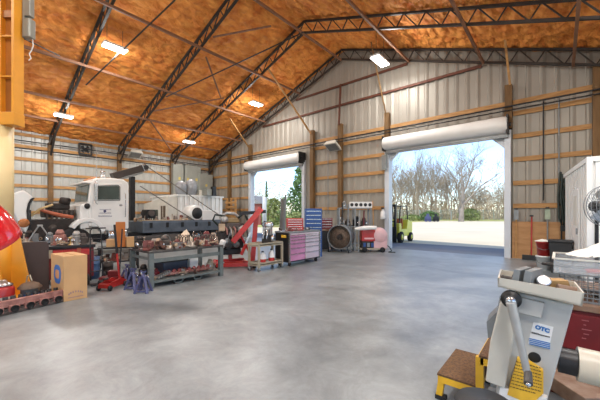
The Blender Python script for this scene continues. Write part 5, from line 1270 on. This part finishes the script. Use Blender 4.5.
# tray
ty0, ty1 = -.06, .27; FA, FB, FC_, FD = [Lp(a_, b_, ty0) for a_, b_ in ((497.5, 277.5), (584.6, 293), (582.3, 306.5), (497.8, 286.8))]
mb = MB(); fr = [FA, FB, FC_, FD]
mb.prism(fr, 'xz', ty0, ty0+.008).prism(fr, 'xz', ty1-.008, ty1)
def lift(p, dx, dz): return (p[0]+dx, p[1]+dz)
mb.prism([FD, FC_, lift(FC_, 0, .01), lift(FD, 0, .01)], 'xz', ty0, ty1)
mb.prism([FA, lift(FA, .008, 0), lift(FD, .008, 0), FD], 'xz', ty0, ty1).prism([FB, lift(FB, -.008, 0), lift(FC_, -.008, 0), FC_], 'xz', ty0, ty1)
mb.build('tool_tray', MACHD, t)
TA = math.atan2(FC_[1]-FD[1], FC_[0]-FD[0])
def pt(px, py, y): a = Lp(px, py, y); return V((a[0], y, a[1]))
hc = pt(511, 300, -.06)
MB().lathe([(0, .03), (.03, .03), (.034, .025), (.036, 0), (.05, -.002), (.053, -.02), (.05, -.04), (0, -.05)], hc, (0, -1, 0), 30).build('crank_hub', BLACK, t)
MB().lathe([(0, .05), (.02, .05), (.026, .04), (.028, .02)], hc, (0, -1, 0), 20).build('hub_nut', CHROME, t)
ca, cbp = pt(511, 303, -.12), pt(528, 376, -.13)
ck = MB().path([ca, ca.lerp(cbp, .1), ca.lerp(cbp, .5), ca.lerp(cbp, .9), cbp], [.026, .024, .021, .018, .016], 12).build('crank_arm', mat('crank_metal', '#acacaa', .4, .4, .2, 8), t)
ge = pt(528, 372, -.13); MB().tube(ge, ge+(pt(528.2, 384, -.2)-ge), .019, .021, n=16).build('grip', mat('grip_grey', '#4a4744', .5), ck); gx = pt(528.2, 384.4, -.2); MB().ball(gx, .014, 12, 8).build('grip_end', CHROME, ck)
# labels
MB().prism(poly([(533.5, 322), (553.5, 327), (549, 349), (528, 343.5)], -.002), 'xz', -.002, 0).build('maker_label', WHITE, t)
def lettered(txt, px, py, size, m, y=-.004, name='lettering', extr=.0006, off=0., rl=.08):
    cu = bpy.data.curves.new(name, 'FONT'); cu.body = txt; cu.size = size; cu.extrude = extr; cu.offset = off; cu.align_x = 'CENTER'; cu.align_y = 'CENTER'; cu.materials.append(m)
    tmp = bpy.data.objects.new(name, cu); me = bpy.data.meshes.new_from_object(tmp); bpy.data.objects.remove(tmp)
    o = bpy.data.objects.new(name, me); COL.objects.link(o); o.parent = t; p = pt(px, py, y); o.location = p; o.rotation_euler = (math.pi/2, rl, 0); return o
lettered('OTC', 542.3, 329, .03, mat('logo_blue', '#2a6aa8', .5, 0, 0, 1), off=.0022)
mb = MB()
for a in range(4):
    p0_ = Lp(529.2+.0, 338.4+a*1.75, -.004); q0_ = Lp(550.2, 343.4+a*1.75, -.004); mb.bar((p0_[0], -.004, p0_[1]), (q0_[0], -.004, q0_[1]), .002, .0045)
mb.build('blue_stripes', BLUEL, t)
mb = MB(); R = random.Random(4); x = 531.5
while x < 549: 
    w = R.uniform(.6, 1.2); a_ = Lp(x, 333.2+(x-531)*.24, -.004); mb.box(a_[0], a_[0]+w/KM, -.004, -.002, a_[1], a_[1]+(.009 if x < 538.5 else .006)); x += w+.5
mb.build('small_print', INKB, t)
MB().prism(poly([(517.5, 356), (531, 361), (543, 368.5), (543, 390), (531, 401), (507.5, 391.5)], -.003), 'xz', -.044, -.003).build('warning_label', LABY, t)
mb = MB(); R = random.Random(6)
for r in range(9):
    f = r/9; xa_, xb_ = 516-7*f, 541.5; py = 361.5+r*3.1
    x = xa_
    while x < xb_-1:
        w = R.uniform(1, 3.2); w = min(w, xb_-x); a_ = Lp(x, py+(x-xa_)*.27, -.046); b_ = Lp(x+w, py+(x+w-xa_)*.27, -.046)
        if py+(x+w-xa_)*.27 < 396-(max(0, x-531))*.6 and py+(x-xa_)*.27 > 357+max(0, x-517)*.48: mb.bar((a_[0], -.0455, a_[1]), (b_[0], -.0455, b_[1]), .002, .0042)
        x += w+.7
mb.build('warning_text', INK, t)
hp_ = pt(534.5, 357.5, -.004); MB().lathe([(0, .001), (.026, .001), (.03, -.002)], hp_, (0, -1, 0), 22).build('round_hole', SLOT, t)
# ram to the side
c0, c1, c2 = pt(558, 359, .1), pt(577, 363.5, .1), pt(640, 379, .1)
MB().tube(c0, c1, .07, n=26).build('ram_collar', BLKST, t); MB().tube(c1, c2, .092, n=30).build('ram_cylinder', mat('ram_cream', '#c4baa6', .4, 0, .1, 4), t)
# stand down to the floor
rot = ROT.to_4x4(); inv = rot.inverted()
def wl_(p): return inv @ (V(p)-M0)
for dx, dy in ((-.17, .03), (.03, .03), (-.17, .2), (.03, .2)):
    top = V((dx, dy, -.36)); wt = M0+(rot @ top); MB().bar(top, wl_((wt.x, wt.y, 0)), .05, .05).build('stand_leg', GREY, t)
# things lying in the tray
def tray_thing(name, mb, m, label, cat, x, y, rz=0.):
    p = M0+(rot @ V((FD[0]+x*(FC_[0]-FD[0]), ty0+y*(ty1-ty0), FD[1]+x*(FC_[1]-FD[1])+.011)))
    o = mb.build(name, m); o.location = p; o.rotation_euler = (0, ROLL-TA, YAW); o.data.transform(Matrix.Rotation(rz, 4, 'Z')); return tag(o, label, cat)
tray_thing('steel_bar', MB().box(-.016, .016, -.12, .12, 0.0, .105), GREY, 'grey flat bar across the machine tray, first of two', 'bar', .29, .5, -.25)
tray_thing('steel_bar', MB().box(-.016, .016, -.12, .12, 0.0, .11), GREY, 'brighter flat bar across the machine tray beside the dial', 'bar', .43, .5, -.25)
g = MB().lathe([(0, 0), (.05, 0), (.052, .02), (.05, .05), (.044, .055), (0, .055)], (0, .03, .05), (0, -.75, .66), 24); o = tray_thing('dial_gauge', g, CHROME, 'round silver dial gauge in the middle of the machine tray', 'gauge', .57, .45); o.scale = (.72,)*3
MB().lathe([(0, .057), (.042, .057)], (0, .03, .05), (0, -.75, .66), 24).build('dial_face', WHITE, o)
tray_thing('wood_wedge', MB().prism([(-.09, 0), (.1, 0), (.06, .075), (-.04, .06)], 'xz', -.03, .03), mat('wedge_tan', '#a3804e', .7, 0, .2, 8), 'tan wooden wedge behind the dial gauge', 'wedge', .7, .66, .5)
tray_thing('socket_wrench', MB().tube((-.05, 0, .02), (.06, 0, .02), .018, n=10), DARKE, 'dark socket at the crank end of the machine tray', 'socket', .12, .5, .3)
tray_thing('drill_chuck', MB().lathe([(0, 0), (.03, 0), (.035, .02), (.025, .06), (0, .065)], n=14), BLKST, 'black chuck near the tray end above the hub', 'chuck', .24, .6)
tray_thing('small_spring', MB().tube((-.04, 0, .03), (.05, 0, .03), .025, n=10), RUSTY, 'rusty spring at the low end of the machine tray', 'spring', .85, .5, .2)
tray_thing('short_bolt', MB().tube((-.04, 0, .02), (.03, 0, .02), .014, n=8), CAST, 'short dark bolt beside the rusty spring', 'bolt', .78, .35, .8)
# stool seat in front
q = P(485, 409, 1.42); t = thing('shop_stool', 'low black round stool seat before the repair machine', 'stool', (q.x, q.y, 0))
sz = q.z+.035
MB().lathe([(0, sz-.05), (.1, sz-.05), (.125, sz-.035), (.13, sz-.015), (.12, sz), (0, sz+.004)], n=34).build('seat', BLACK, t)
MB().tube((0, 0, .1), (0, 0, sz-.05), .025, n=12).build('post', CHROME, t)
for k_ in range(5):
    a = 2*math.pi*k_/5; MB().bar((0, 0, .1), (.2*math.cos(a), .2*math.sin(a), .07), .035, .025).build('foot', BLKST, t); MB().lathe([(0, -.015), (.03, -.015), (.03, .015), (0, .015)], (.2*math.cos(a), .2*math.sin(a), .03), (math.sin(a), -math.cos(a), 0), 12).build('caster', RUBBER, t)
# two step stool
t = thing('step_stool', 'yellow two step stool with rough dark treads', 'step stool', (-.74, 2.53, 0))
def frame(xa, xb, ya, yb, z):
    m = MB()
    for a, b in (((xa, ya), (xb, ya)), ((xb, ya), (xb, yb)), ((xb, yb), (xa, yb)), ((xa, yb), (xa, ya))): m.bar((*a, z-.025), (*b, z-.025), .04, .05)
    return m
frame(.02, .27, 0.02, .56, .19).build('lower_frame', YELL, t); frame(.3, .56, .02, .56, .42).build('upper_frame', YELL, t)
MB().box(0, .27, 0, .58, .19, .205).build('lower_tread', GRIP, t); MB().box(.29, .56, 0, .58, .42, .435).build('upper_tread', GRIP, t)
for x, z in ((.03, .19), (.29, .42), (.55, .42)):
    for y in (.03, .55):
        l = MB().bar((x, y, z-.02), (x+(-.02 if x < .1 else .02 if x > .5 else 0), y, .02), .045, .04).build('leg', YELL, t); MB().box(x-.045, x+.03, y-.03, y+.03, 0, .03).build('rubber_foot', RUBBER, l)
MB().box(.285, .3, .02, .56, .2, .4).build('riser_plate', GRIP, t)
MB().box(.27, .32, .0, .04, .19, .42).build('upright', YELL, t)
# timber block under the ram and fittings
q = P(592, 392, 2.0); t = thing('timber_crate', 'rusty brown timber block under the cream ram cylinder', 'crate', (q.x, q.y, 0), math.radians(40.7))
zt = q.z+.02
MB().box(-.14, .5, -.1, .4, zt-.1, zt).build('top_board', RUSTY, t, .006)
for x in (-.1, .44):
    for y in (-.06, .36): MB().box(x-.04, x+.04, y-.04, y+.04, 0, zt-.1).build('leg', RUSTY, t)

# ================================================================== LIGHT
w = bpy.data.worlds.new('World'); SC.world = w; w.use_nodes = True; nt = w.node_tree; N = nt.nodes; bg = N['Background']
sky = N.new('ShaderNodeTexSky'); sky.sky_type = 'NISHITA'; sky.sun_disc = False; sky.sun_elevation = math.radians(48); sky.sun_rotation = math.radians(195); sky.air_density = .75; sky.dust_density = .15; sky.ozone_density = 1.2
nt.links.new(sky.outputs['Color'], bg.inputs['Color']); bg.inputs['Strength'].default_value = .34
sd = bpy.data.lights.new('sun', 'SUN'); sd.energy = 3.6; sd.angle = .01; sd.color = (1, .95, .87); so = bpy.data.objects.new('sun', sd); COL.objects.link(so)
so.rotation_euler = (math.radians(30), 0, math.radians(14))
# skylight entering through the added wall openings
for (loc_, rot_, sx, sy) in ():
    pass
cam = bpy.data.cameras.new('camera'); cam.sensor_width = 36; cam.lens = FPX*36/600; cam.shift_y = (HZ-200)/600; cam.clip_end = 400; cam.clip_start = .05
co = bpy.data.objects.new('camera', cam); COL.objects.link(co); co.location = (0, 0, EYE); co.rotation_euler = (math.pi/2, 0, math.atan2(SS, CC)); SC.camera = co
SC.view_settings.view_transform = 'Standard'; SC.view_settings.look = 'None'; SC.view_settings.gamma = 1; SC.view_settings.exposure = 0.16; SC.view_settings.use_curve_mapping = False
SC.cycles.use_denoising = True; SC.cycles.max_bounces = 8; SC.cycles.diffuse_bounces = 5; SC.cycles.transparent_max_bounces = 8
SC.cycles.sample_clamp_indirect = 6
